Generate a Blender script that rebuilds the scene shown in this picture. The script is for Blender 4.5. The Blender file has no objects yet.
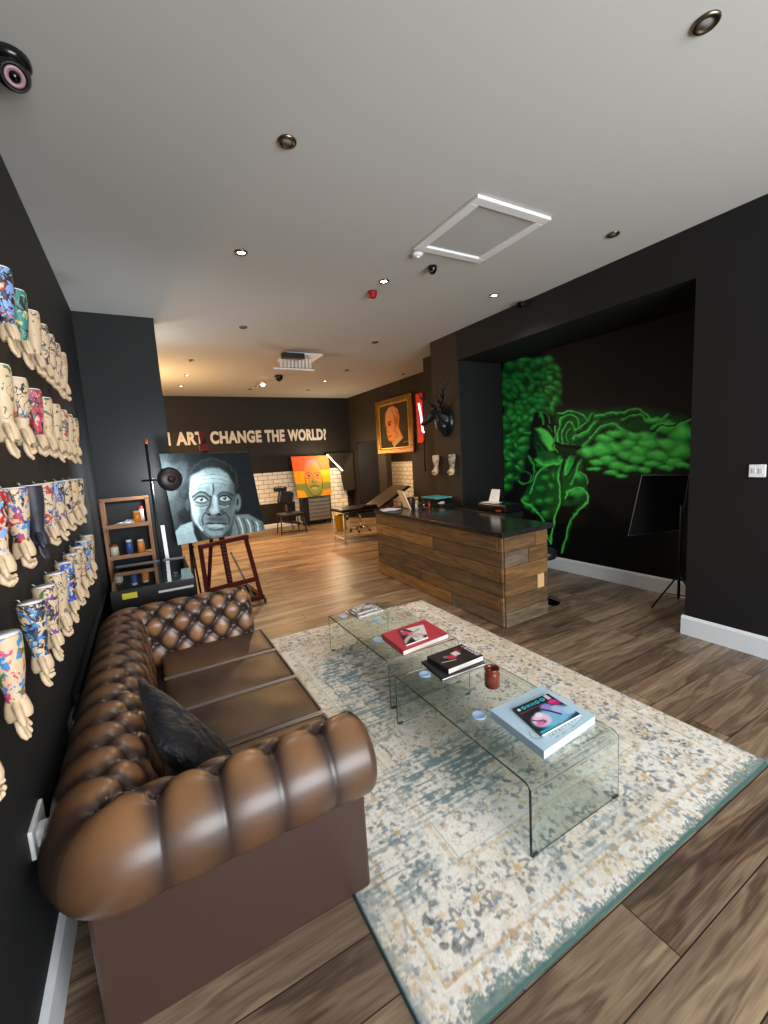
import bpy, bmesh, math, random
import numpy as np
from mathutils import Vector, Matrix, Euler
PI = math.pi
S = bpy.context.scene
C = S.collection
rnd = random.Random(7)
# ------------------------------------------------------------------ helpers
def lin(c):
    return tuple(((v/255)/12.92 if v/255 <= .04045 else ((v/255+.055)/1.055)**2.4) for v in c)
MATS = {}
def mat(name, col=(128,128,128), rough=.5, metal=0, spec=.5, noise=None, bump=None, emit=None, coat=0, attr=None, trans=0, ior=1.45, alpha=None):
    if name in MATS: return MATS[name]
    m = bpy.data.materials.new(name); m.use_nodes = True; MATS[name] = m
    nt = m.node_tree; b = nt.nodes['Principled BSDF']
    b.inputs['Base Color'].default_value = (*lin(col), 1)
    b.inputs['Roughness'].default_value = rough
    b.inputs['Metallic'].default_value = metal
    b.inputs['Specular IOR Level'].default_value = spec
    b.inputs['Coat Weight'].default_value = coat
    b.inputs['Coat Roughness'].default_value = .15
    b.inputs['Transmission Weight'].default_value = trans
    b.inputs['IOR'].default_value = ior
    tc = nt.nodes.new('ShaderNodeTexCoord')
    if noise:   # (scale, amount 0..1, second colour)
        n = nt.nodes.new('ShaderNodeTexNoise'); n.inputs['Scale'].default_value = noise[0]; n.inputs['Detail'].default_value = 5
        nt.links.new(tc.outputs['Object'], n.inputs['Vector'])
        r = nt.nodes.new('ShaderNodeValToRGB'); r.color_ramp.elements[0].position = .5-noise[1]/2; r.color_ramp.elements[1].position = .5+noise[1]/2
        r.color_ramp.elements[0].color = (*lin(col), 1); r.color_ramp.elements[1].color = (*lin(noise[2]), 1)
        nt.links.new(n.outputs['Fac'], r.inputs['Fac']); nt.links.new(r.outputs['Color'], b.inputs['Base Color'])
    if attr:
        a = nt.nodes.new('ShaderNodeAttribute'); a.attribute_name = attr
        nt.links.new(a.outputs['Color'], b.inputs['Base Color'])
    if bump:    # (scale, strength, distance)
        n = nt.nodes.new('ShaderNodeTexNoise'); n.inputs['Scale'].default_value = bump[0]; n.inputs['Detail'].default_value = 6
        nt.links.new(tc.outputs['Object'], n.inputs['Vector'])
        bp = nt.nodes.new('ShaderNodeBump'); bp.inputs['Strength'].default_value = bump[1]; bp.inputs['Distance'].default_value = bump[2]
        nt.links.new(n.outputs['Fac'], bp.inputs['Height']); nt.links.new(bp.outputs['Normal'], b.inputs['Normal'])
    if emit:
        b.inputs['Emission Color'].default_value = (*lin(emit[0]), 1); b.inputs['Emission Strength'].default_value = emit[1]
    return m
ORG = {}
def empty(name, loc, label=None, cat=None, group=None, rz=0):
    o = bpy.data.objects.new(name, None); C.objects.link(o); o.location = loc; o.empty_display_size = .1
    ORG[o.name] = Vector(loc)
    tag(o, label, cat, group)
    return o
def tag(o, label=None, cat=None, group=None, kind=None):
    if label: o['label'] = label
    if cat: o['category'] = cat
    if group: o['group'] = group
    if kind: o['kind'] = kind
    return o
class MB:
    """collects world-space shapes and links them as one mesh object"""
    def __init__(s): s.v = []; s.f = []; s.sm = []
    def add(s, vs, fs, smooth=False):
        k = len(s.v); s.v += [tuple(v) for v in vs]; s.f += [tuple(i+k for i in f) for f in fs]; s.sm += [smooth]*len(fs); return s
    def hexa(s, p):   # 8 corners: bottom 4 ccw, top 4 ccw
        return s.add(p, [(3,2,1,0),(4,5,6,7),(0,1,5,4),(1,2,6,5),(2,3,7,6),(3,0,4,7)])
    def box(s, a, b, M=None):
        x0,y0,z0 = a; x1,y1,z1 = b
        p = [(x0,y0,z0),(x1,y0,z0),(x1,y1,z0),(x0,y1,z0),(x0,y0,z1),(x1,y0,z1),(x1,y1,z1),(x0,y1,z1)]
        if M: p = [M @ Vector(q) for q in p]
        return s.hexa(p)
    def cbox(s, c, d, M=None):
        return s.box([c[i]-d[i]/2 for i in range(3)], [c[i]+d[i]/2 for i in range(3)], M)
    def tube(s, pts, r, n=12, cap=True, smooth=True, ry=None):
        pts = [Vector(p) for p in pts]
        rs = r if isinstance(r, (list,tuple)) else [r]*len(pts)
        vs = []; up = None
        for i, p in enumerate(pts):
            d = (pts[min(i+1,len(pts)-1)]-pts[max(i-1,0)]).normalized()
            if up is None:
                up = Vector((0,0,1)) if abs(d.z) < .9 else Vector((0,1,0))
            x = d.cross(up).normalized(); y = x.cross(d).normalized(); up = y
            for k in range(n):
                a = 2*PI*k/n; vs.append(p+x*math.cos(a)*rs[i]+y*math.sin(a)*rs[i]*(ry if ry else 1))
        fs = [(i*n+k, i*n+(k+1)%n, (i+1)*n+(k+1)%n, (i+1)*n+k) for i in range(len(pts)-1) for k in range(n)]
        if cap: 
            s.add(vs, fs, smooth); k0 = len(s.v)-len(vs)
            s.f += [tuple(k0+k for k in range(n))[::-1], tuple(k0+(len(pts)-1)*n+k for k in range(n))]; s.sm += [False]*2
            return s
        return s.add(vs, fs, smooth)
    def lathe(s, prof, c=(0,0,0), M=None, n=24, smooth=True):   # prof [(r,z)]
        vs = []
        for r, z in prof:
            for k in range(n):
                a = 2*PI*k/n; q = Vector((r*math.cos(a), r*math.sin(a), z))
                if M: q = M @ q
                vs.append(q+Vector(c))
        fs = [(i*n+k, i*n+(k+1)%n, (i+1)*n+(k+1)%n, (i+1)*n+k) for i in range(len(prof)-1) for k in range(n)]
        s.add(vs, fs, smooth); k0 = len(s.v)-len(vs)
        if prof[0][0] > 1e-5: s.f.append(tuple(k0+k for k in range(n))[::-1]); s.sm.append(False)
        if prof[-1][0] > 1e-5: s.f.append(tuple(k0+(len(prof)-1)*n+k for k in range(n))); s.sm.append(False)
        return s
    def ell(s, c, r, M=None, n=16, m=10):
        prof = [(max(1e-6, math.sin(PI*i/m)), -math.cos(PI*i/m)) for i in range(m+1)]
        vs = []
        for pr, pz in prof:
            for k in range(n):
                a = 2*PI*k/n; q = Vector((pr*math.cos(a)*r[0], pr*math.sin(a)*r[1], pz*r[2]))
                if M: q = M @ q
                vs.append(q+Vector(c))
        fs = [(i*n+k, i*n+(k+1)%n, (i+1)*n+(k+1)%n, (i+1)*n+k) for i in range(m) for k in range(n)]
        return s.add(vs, fs, True)
    def prism(s, poly, off):   # planar polygon (3d) extruded by vector
        n = len(poly); off = Vector(off); P = [Vector(p) for p in poly]
        return s.add(P+[p+off for p in P], [tuple(range(n))[::-1], tuple(range(n,2*n))]+[(i,(i+1)%n,n+(i+1)%n,n+i) for i in range(n)])
    def build(s, name, m, parent=None, bevel=0, seg=2, subsurf=0, origin=None, smooth=None):
        me = bpy.data.meshes.new(name)
        if parent is not None: o0 = ORG[parent.name]
        else:
            a = np.array([tuple(v) for v in s.v]); o0 = Vector(((a[:,0].min()+a[:,0].max())/2, (a[:,1].min()+a[:,1].max())/2, a[:,2].min())) if origin is None else Vector(origin)
        me.from_pydata([Vector(v)-o0 for v in s.v], [], s.f)
        me.polygons.foreach_set('use_smooth', [True if smooth else q for q in s.sm] if smooth is None or smooth else [False]*len(s.f))
        me.validate(); me.update()
        bm = bmesh.new(); bm.from_mesh(me)
        if not getattr(s, 'open', False): bmesh.ops.recalc_face_normals(bm, faces=bm.faces)
        bm.to_mesh(me); bm.free()
        me.materials.append(m)
        o = bpy.data.objects.new(name, me); C.objects.link(o)
        ORG[o.name] = o0
        if parent is None: o.location = o0
        else: o.parent = parent
        if bevel:
            bv = o.modifiers.new('b', 'BEVEL'); bv.width = bevel; bv.segments = seg; bv.limit_method = 'ANGLE'; bv.angle_limit = math.radians(40)
        if subsurf:
            q = o.modifiers.new('s', 'SUBSURF'); q.levels = subsurf; q.render_levels = subsurf
        return o
def struct(name, mb, m, **k):
    o = mb.build(name, m, None, **k); o['kind'] = 'structure'; return o
def dup(root, loc=None, label=None, group=None, rz=None):
    r = root.copy(); C.objects.link(r); ORG[r.name] = Vector(loc) if loc else ORG[root.name]
    if loc: r.location = loc
    if rz is not None: r.rotation_euler = (0,0,rz)
    if label: r['label'] = label
    if group: r['group'] = group
    for ch in list(root.children):
        c = ch.copy(); C.objects.link(c); c.parent = r
        for g in list(ch.children):
            d = g.copy(); C.objects.link(d); d.parent = c
    return r
def kids(o): return [c for c in C.objects if c.parent == o]

# ------------------------------------------------------------------ painted surfaces: pigment per vertex
def H4(src, dst=((0,1),(1,1),(1,0),(0,0))):
    A = []
    for (x,y),(u,v) in zip(src, dst):
        A.append([x,y,1,0,0,0,-u*x,-u*y,-u]); A.append([0,0,0,x,y,1,-v*x,-v*y,-v])
    h = np.linalg.svd(np.array(A, float))[2][-1]
    return h.reshape(3,3)
def happly(H, pts):
    p = np.array(pts, float).reshape(-1,2); q = np.c_[p, np.ones(len(p))] @ H.T
    return q[:,:2]/q[:,2:3]
def sstep(x, a, b):
    t = np.clip((x-a)/(b-a), 0, 1); return t*t*(3-2*t)
_perm = np.random.RandomState(3).rand(256,256)
def vnoise(x, y, f=1.0, seed=0):
    x = x*f+seed*17.3; y = y*f+seed*9.1
    xi = np.floor(x).astype(int); yi = np.floor(y).astype(int); xf = x-xi; yf = y-yi
    xf = xf*xf*(3-2*xf); yf = yf*yf*(3-2*yf); g = lambda a,b: _perm[a%256, b%256]
    return (g(xi,yi)*(1-xf)+g(xi+1,yi)*xf)*(1-yf)+(g(xi,yi+1)*(1-xf)+g(xi+1,yi+1)*xf)*yf
def fbm(x, y, f=1.0, seed=0, o=4):
    r = 0; a = .5; 
    for i in range(o): r = r+a*vnoise(x,y,f,seed+i); a *= .5; f *= 2.03
    return r/(1-.5**o)
class Canvas:
    """colour field evaluated at points P (authored in its own 2-D frame)"""
    def __init__(s, P, base=(0,0,0)):
        s.P = P; s.x = P[:,0]; s.y = P[:,1]; s.c = np.tile(np.array(lin(base)), (len(P),1))
    def blend(s, col, a):
        c = np.array(lin(col)) if not isinstance(col, np.ndarray) else col
        s.c = s.c*(1-a[:,None])+c*a[:,None]; return s
    def ell(s, cx, cy, rx, ry, col, soft=.3, al=1, rot=0):
        ca, sa = math.cos(rot), math.sin(rot); dx = s.x-cx; dy = s.y-cy
        d = np.sqrt(((dx*ca+dy*sa)/rx)**2+((-dx*sa+dy*ca)/ry)**2)
        return s.blend(col, al*(1-sstep(d, 1-soft, 1+soft*.3)))
    def dist(s, pts):
        d = np.full(len(s.x), 1e9); tt = np.zeros(len(s.x)); n = len(pts)-1
        for i in range(n):
            ax, ay = pts[i]; bx, by = pts[i+1]; vx, vy = bx-ax, by-ay
            t = np.clip(((s.x-ax)*vx+(s.y-ay)*vy)/(vx*vx+vy*vy+1e-9), 0, 1)
            dd = np.hypot(s.x-ax-t*vx, s.y-ay-t*vy); k = dd < d; d[k] = dd[k]; tt[k] = (i+t[k])/n
        return d, tt
    def stroke(s, pts, w, col, soft=.5, al=1, w2=None):
        d, t = s.dist(spl(pts)); ww = w+(w2-w)*t if w2 is not None else w
        return s.blend(col, al*(1-sstep(d, ww*(1-soft), ww*(1+soft*.4))))
    def poly(s, pts, col, soft=3, al=1):
        ins = np.zeros(len(s.x), bool); n = len(pts)
        for i in range(n):
            x1,y1 = pts[i]; x2,y2 = pts[(i+1)%n]
            if y1 == y2: continue
            k = ((y1 > s.y) != (y2 > s.y)) & (s.x < (x2-x1)*(s.y-y1)/(y2-y1)+x1); ins ^= k
        d, _ = s.dist(list(pts)+[pts[0]]); sd = np.where(ins, -d, d)
        return s.blend(col, al*(1-sstep(sd, -soft, soft)))
def spl(pts, k=6):
    if len(pts) < 3: return pts
    P = [pts[0]]+list(pts)+[pts[-1]]; out = []
    for i in range(1, len(P)-2):
        for j in range(k):
            t = j/k; p0,p1,p2,p3 = P[i-1],P[i],P[i+1],P[i+2]
            out.append(tuple(.5*((2*p1[a])+(-p0[a]+p2[a])*t+(2*p0[a]-5*p1[a]+4*p2[a]-p3[a])*t*t+(-p0[a]+3*p1[a]-3*p2[a]+p3[a])*t**3) for a in (0,1)))
    out.append(tuple(pts[-1])); return out
def uvgrid(nu, nv):
    u, v = np.meshgrid(np.linspace(0,1,nu+1), np.linspace(0,1,nv+1)); return np.c_[u.ravel(), v.ravel()]
def gridmesh(name, nu, nv, XYZ, cols, m, parent=None, kind=None, smooth=True):
    """XYZ (N,3) world, vertices row-major over (nv+1) x (nu+1)"""
    o0 = np.array(ORG[parent.name]) if parent is not None else XYZ.mean(0)*np.array([1,1,0])+np.array([0,0,XYZ[:,2].min()])
    me = bpy.data.meshes.new(name)
    i, j = np.meshgrid(np.arange(nu), np.arange(nv)); a = (j*(nu+1)+i).ravel()
    F = np.c_[a, a+1, a+nu+2, a+nu+1]
    me.vertices.add(len(XYZ)); me.vertices.foreach_set('co', (XYZ-o0).astype(np.float32).ravel())
    me.loops.add(F.size); me.loops.foreach_set('vertex_index', F.astype(np.int32).ravel())
    me.polygons.add(len(F)); me.polygons.foreach_set('loop_start', np.arange(0, F.size, 4, dtype=np.int32))
    me.update(calc_edges=True); me.validate()
    me.polygons.foreach_set('use_smooth', [smooth]*len(me.polygons))
    if cols is not None:
        at = me.color_attributes.new('Col', 'FLOAT_COLOR', 'POINT')
        at.data.foreach_set('color', np.c_[cols, np.ones(len(cols))].astype(np.float32).ravel())
    me.materials.append(m)
    o = bpy.data.objects.new(name, me); C.objects.link(o); ORG[o.name] = Vector(o0)
    if parent is not None: o.parent = parent
    else: o.location = o0
    return o
def bil(c00, c10, c11, c01, uv):
    u = uv[:,:1]; v = uv[:,1:]; a,b,c,d = [np.array(q, float) for q in (c00,c10,c11,c01)]
    return a*(1-u)*(1-v)+b*u*(1-v)+c*u*v+d*(1-u)*v
def remeshed(mb, voxel, smooth=4):
    me = bpy.data.meshes.new('tmp'); me.from_pydata([Vector(v) for v in mb.v], [], mb.f); me.update()
    bm = bmesh.new(); bm.from_mesh(me); bmesh.ops.recalc_face_normals(bm, faces=bm.faces); bm.to_mesh(me); bm.free()
    o = bpy.data.objects.new('tmp', me); C.objects.link(o)
    r = o.modifiers.new('r', 'REMESH'); r.mode = 'VOXEL'; r.voxel_size = voxel; r.use_smooth_shade = True
    sm = o.modifiers.new('s', 'SMOOTH'); sm.factor = .5; sm.iterations = smooth
    dg = bpy.context.evaluated_depsgraph_get(); ev = o.evaluated_get(dg)
    out = bpy.data.meshes.new_from_object(ev); bpy.data.objects.remove(o)
    out.polygons.foreach_set('use_smooth', [True]*len(out.polygons))
    return out
def meshobj(name, me, m, parent=None, loc=(0,0,0)):
    o = bpy.data.objects.new(name, me); C.objects.link(o); o.location = loc; ORG[o.name] = Vector(loc)
    if not me.materials: me.materials.append(m)
    o.material_slots[0].link = 'OBJECT'; o.material_slots[0].material = m
    if parent is not None: o.parent = parent
    return o
def text_mesh(name, body, size, m, M, depth=.004, xs=1.0, off=0.0, parent=None, width=None, align='LEFT'):
    cu = bpy.data.curves.new('t', 'FONT'); cu.body = body; cu.size = size; cu.extrude = depth/2; cu.offset = off; cu.space_character = 1.08
    t = bpy.data.objects.new('t', cu); C.objects.link(t)
    dg = bpy.context.evaluated_depsgraph_get(); me = bpy.data.meshes.new_from_object(t.evaluated_get(dg)); bpy.data.objects.remove(t)
    xsv = [v.co.x for v in me.vertices]; ys = [v.co.y for v in me.vertices]
    x0, x1, y0, y1 = min(xsv), max(xsv), min(ys), max(ys)
    sx = width/(x1-x0) if width else xs; sy = size/(y1-y0)
    for v in me.vertices: v.co = Vector(((v.co.x-x0)*sx, (v.co.y-y0)*sy, v.co.z))
    me.name = name; me.materials.clear(); me.materials.append(m)
    o0 = ORG[parent.name] if parent is not None else M.translation.copy()
    me.transform(Matrix.Translation(-o0) @ M)
    o = bpy.data.objects.new(name, me); C.objects.link(o); ORG[o.name] = o0
    if parent is not None: o.parent = parent
    else: o.location = o0
    return o

# ------------------------------------------------------------------ camera (solved from the room's edges)
F_PX = 426.47
cam = bpy.data.cameras.new('camera'); co = bpy.data.objects.new('camera', cam); C.objects.link(co)
cam.sensor_fit = 'HORIZONTAL'; cam.sensor_width = 36; cam.lens = F_PX/768*36; cam.clip_start = .02
R_ = Vector((.86885,-.49145,-.0598)); U_ = Vector((.11665,.08582,.98946)); D_ = Vector((.48114,.86667,-.13189))
co.matrix_world = Matrix(((R_.x,U_.x,-D_.x,0),(R_.y,U_.y,-D_.y,0),(R_.z,U_.z,-D_.z,1.6),(0,0,0,1)))
S.camera = co
S.view_settings.view_transform = 'Standard'; S.view_settings.look = 'None'; S.view_settings.gamma = 1; S.view_settings.use_curve_mapping = False
S.view_settings.exposure = EXPOSURE = 0.18

# ------------------------------------------------------------------ room
CH = 3.125
def wall_mat(name, col):
    return mat(name, col, rough=.62, spec=.35, bump=(60,.15,.002), noise=(3,.6,tuple(min(255,int(c*1.12)) for c in col)))
M_wall = wall_mat('charcoal_paint', (26,27,28))
M_wallb = wall_mat('black_paint', (20,20,21))
M_warm_lit = wall_mat('dark_grey_warm_lit', (46,38,28)); M_back = wall_mat('black_paint_warm_lit', (30,26,21))  # dark walls with the rear lamps' warm light put into the colour
M_ceil = mat('white_ceiling_paint', (186,186,183), rough=.9, spec=.2, bump=(30,.1,.003))
M_skirt = mat('white_gloss_paint', (214,218,222), rough=.35)
def floor_material():
    m = bpy.data.materials.new('walnut_laminate'); m.use_nodes = True; nt = m.node_tree; b = nt.nodes['Principled BSDF']; L = nt.links.new
    tc = nt.nodes.new('ShaderNodeTexCoord')
    br = nt.nodes.new('ShaderNodeTexBrick'); br.inputs['Scale'].default_value = 1; br.inputs['Brick Width'].default_value = 1.28; br.inputs['Row Height'].default_value = .192
    br.inputs['Mortar Size'].default_value = .0022; br.inputs['Mortar Smooth'].default_value = .1; br.offset = .37; br.offset_frequency = 2; br.squash_frequency = 3
    br.inputs['Color1'].default_value = (0,0,0,1); br.inputs['Color2'].default_value = (1,1,1,1); br.inputs['Mortar'].default_value = (.5,.5,.5,1)
    L(tc.outputs['Object'], br.inputs['Vector'])
    mp = nt.nodes.new('ShaderNodeMapping'); mp.inputs['Scale'].default_value = (.55, 5.5, 1); L(tc.outputs['Object'], mp.inputs['Vector'])
    ml = nt.nodes.new('ShaderNodeMath'); ml.operation = 'MULTIPLY'; ml.inputs[1].default_value = 37; L(br.outputs['Color'], ml.inputs[0])
    n1 = nt.nodes.new('ShaderNodeTexNoise'); n1.noise_dimensions = '4D'; n1.inputs['Scale'].default_value = 1.6; n1.inputs['Detail'].default_value = 3; n1.inputs['Distortion'].default_value = .5
    L(mp.outputs['Vector'], n1.inputs['Vector']); L(ml.outputs[0], n1.inputs['W'])
    # growth-ring figure
    m2 = nt.nodes.new('ShaderNodeMath'); m2.operation = 'MULTIPLY'; m2.inputs[1].default_value = 60; L(n1.outputs['Fac'], m2.inputs[0])
    m3 = nt.nodes.new('ShaderNodeMath'); m3.operation = 'SINE'; L(m2.outputs[0], m3.inputs[0])
    mp2 = nt.nodes.new('ShaderNodeMapping'); mp2.inputs['Scale'].default_value = (4, 110, 1); L(tc.outputs['Object'], mp2.inputs['Vector'])
    n2 = nt.nodes.new('ShaderNodeTexNoise'); n2.inputs['Scale'].default_value = 1.5; n2.inputs['Detail'].default_value = 3; L(mp2.outputs['Vector'], n2.inputs['Vector'])
    a = nt.nodes.new('ShaderNodeMath'); a.operation = 'MULTIPLY_ADD'; a.inputs[1].default_value = .07; L(m3.outputs[0], a.inputs[0]); L(n1.outputs['Fac'], a.inputs[2])
    c = nt.nodes.new('ShaderNodeMath'); c.operation = 'MULTIPLY_ADD'; c.inputs[1].default_value = .30; L(n2.outputs['Fac'], c.inputs[0]); L(a.outputs[0], c.inputs[2])
    d = nt.nodes.new('ShaderNodeMath'); d.operation = 'MULTIPLY_ADD'; d.inputs[1].default_value = .16; L(br.outputs['Color'], d.inputs[0]); L(c.outputs[0], d.inputs[2])
    r = nt.nodes.new('ShaderNodeValToRGB'); e = r.color_ramp.elements
    e[0].position = .44; e[0].color = (*lin((60,47,38)),1); e[1].position = .98; e[1].color = (*lin((160,139,112)),1)
    x = e.new(.6); x.color = (*lin((92,74,60)),1); x = e.new(.76); x.color = (*lin((124,104,84)),1)
    L(d.outputs[0], r.inputs['Fac'])
    mx = nt.nodes.new('ShaderNodeMix'); mx.data_type = 'RGBA'; mx.inputs[7].default_value = (*lin((30,24,20)),1)
    L(br.outputs['Fac'], mx.inputs[0]); L(r.outputs['Color'], mx.inputs[6]); L(mx.outputs[2], b.inputs['Base Color'])
    b.inputs['Roughness'].default_value = .36; b.inputs['Specular IOR Level'].default_value = .45
    bp = nt.nodes.new('ShaderNodeBump'); bp.inputs['Strength'].default_value = .25; bp.inputs['Distance'].default_value = .002; L(c.outputs[0], bp.inputs['Height']); L(bp.outputs['Normal'], b.inputs['Normal'])
    return m
def tile_material(name, horiz='X'):
    m = bpy.data.materials.new(name); m.use_nodes = True; nt = m.node_tree; b = nt.nodes['Principled BSDF']; L = nt.links.new
    tc = nt.nodes.new('ShaderNodeTexCoord'); sp = nt.nodes.new('ShaderNodeSeparateXYZ'); cb = nt.nodes.new('ShaderNodeCombineXYZ')
    L(tc.outputs['Object'], sp.inputs[0]); L(sp.outputs[horiz], cb.inputs['X']); L(sp.outputs['Z'], cb.inputs['Y'])
    br = nt.nodes.new('ShaderNodeTexBrick'); br.inputs['Scale'].default_value = 1; br.inputs['Brick Width'].default_value = .24; br.inputs['Row Height'].default_value = .105
    br.inputs['Mortar Size'].default_value = .006; br.inputs['Color1'].default_value = (*lin((236,232,224)),1); br.inputs['Color2'].default_value = (*lin((226,221,212)),1); br.inputs['Mortar'].default_value = (*lin((120,114,104)),1)
    L(cb.outputs[0], br.inputs['Vector']); L(br.outputs['Color'], b.inputs['Base Color']); b.inputs['Roughness'].default_value = .22
    return m
M_floor = floor_material(); M_tile = tile_material('white_metro_tiles'); M_tiley = tile_material('white_metro_tiles_side', 'Y')
XL, XR, YB, YF = -.41, 3.72, 10.35, -2.6
struct('floor', MB().box((-.7,YF-.2,-.1),(6.6,YB+.2,0)), M_floor, origin=(0,0,0))
struct('ceiling', MB().box((-.7,YF-.2,CH),(6.6,YB+.2,CH+.1)), M_ceil)
struct('wall_left', MB().box((XL-.2,YF,0),(XL,YB,CH)), M_wall)
struct('wall_partition', MB().box((XL,5.1,0),(.277,5.32,CH)), M_wall)
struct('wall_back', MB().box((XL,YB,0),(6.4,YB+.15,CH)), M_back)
# right wall with the mural recess
def XM(y): return 4.5+.1*(4.5-y)/2.72
YR0, YR1, ZR = 1.745, 4.508, 2.76
struct('wall_right', MB().box((XR,YF,0),(4.75,YR0,CH)).box((XR,YR0,ZR),(4.75,YR1,CH)), M_wallb)
struct('wall_pillar', MB().box((XR+.02,YR1,0),(4.75,5.08,CH)), M_wallb)
struct('trim_pillar_warm_lit_skin', MB().box((XR,YR1,0),(XR+.02,5.08,CH)), M_warm_lit)  # added thin skin, warm lamp light on the pillar front as colour
struct('wall_recess', MB().hexa([(XM(YR0),YR0,0),(4.75,YR0,0),(4.75,YR1,0),(XM(YR1),YR1,0),(XM(YR0),YR0,ZR),(4.75,YR0,ZR),(4.75,YR1,ZR),(XM(YR1),YR1,ZR)]), M_wallb)
struct('wall_step', MB().box((4.2,5.08,0),(5.2,5.95,CH)), M_warm_lit)
XC = 4.85
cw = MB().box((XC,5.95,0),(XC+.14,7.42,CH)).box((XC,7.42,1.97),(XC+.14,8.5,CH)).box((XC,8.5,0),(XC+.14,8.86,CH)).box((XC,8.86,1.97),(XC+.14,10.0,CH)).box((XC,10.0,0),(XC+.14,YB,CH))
struct('wall_passage', cw, M_warm_lit)
struct('wall_far_right', MB().box((6.0,5.95,0),(6.2,YB,CH)), M_warm_lit)
struct('wall_front', MB().box((XL,YF-.15,0),(XR,YF,.35)).box((XL,YF-.15,2.9),(XR,YF,CH)).box((XL,YF-.15,.35),(XL+.35,YF,2.9)).box((XR-.15,YF-.15,.35),(XR,YF,2.9)), M_wall)
struct('trim_tiles_passage', MB().box((5.97,6.0,0),(6.0,YB,1.40)), M_tiley)
struct('trim_tiles_back', MB().box((XL,YB-.012,.60),(3.22,YB,1.345)).box((3.22,YB-.012,0.02),(4.66,YB,1.345)), M_tile)
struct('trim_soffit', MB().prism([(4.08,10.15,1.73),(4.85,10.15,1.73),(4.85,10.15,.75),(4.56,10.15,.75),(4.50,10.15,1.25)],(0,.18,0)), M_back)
# front shop window frame
wf = MB()
for x in (XL+.35, 1.35, 2.5, XR-.2): wf.box((x,YF-.12,.35),(x+.05,YF-.05,2.9))
struct('window_1', wf, mat('grey_window_frame',(70,72,74),.4))
# skirting boards
def skirt(name, a, b, h=.165, t=.018, side=1):
    ax,ay = a; bx,by = b; d = Vector((bx-ax,by-ay,0)).normalized(); n = Vector((-d.y,d.x,0))*side
    pr = [(0,0),(t,0),(t,h-.02),(t*.45,h-.004),(0,h)]
    P = [Vector((ax,ay,0))+n*q+Vector((0,0,z)) for q,z in pr]
    return struct(name, MB().prism(P, Vector((bx-ax,by-ay,0))), M_skirt)
skirt('baseboard_left', (XL,YF), (XL,5.1), side=-1)
skirt('baseboard_right', (XR,YF), (XR,YR0+.018), h=.158)
skirt('baseboard_recess', (XM(YR0),YR0), (XM(YR1),YR1))
skirt('baseboard_back', (.3,YB), (3.22,YB), h=.10, side=-1)

# lettering painted on the back wall
MW = Matrix(((1,0,0,0),(0,0,-1,0),(0,1,0,0),(0,0,0,1)))   # text plane facing -Y
lt = empty('wall_lettering', (2.4,YB,2.08), 'off-white capital lettering ART CHANGE THE WORLD? across the dark back wall', 'wall lettering')
wm_ = mat('off_white_vinyl',(206,200,188),.7)
for wd_,xa,xb in (('CAN',.04,.60),('ART',.711,1.285),('CHANGE',1.41,2.55),('THE',2.63,3.11),('WORLD?',3.19,4.19)):
    text_mesh('word', wd_, .285, wm_, Matrix.Translation((xa,YB-.004,2.075)) @ MW, off=.013, width=xb-xa, parent=lt)

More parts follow.
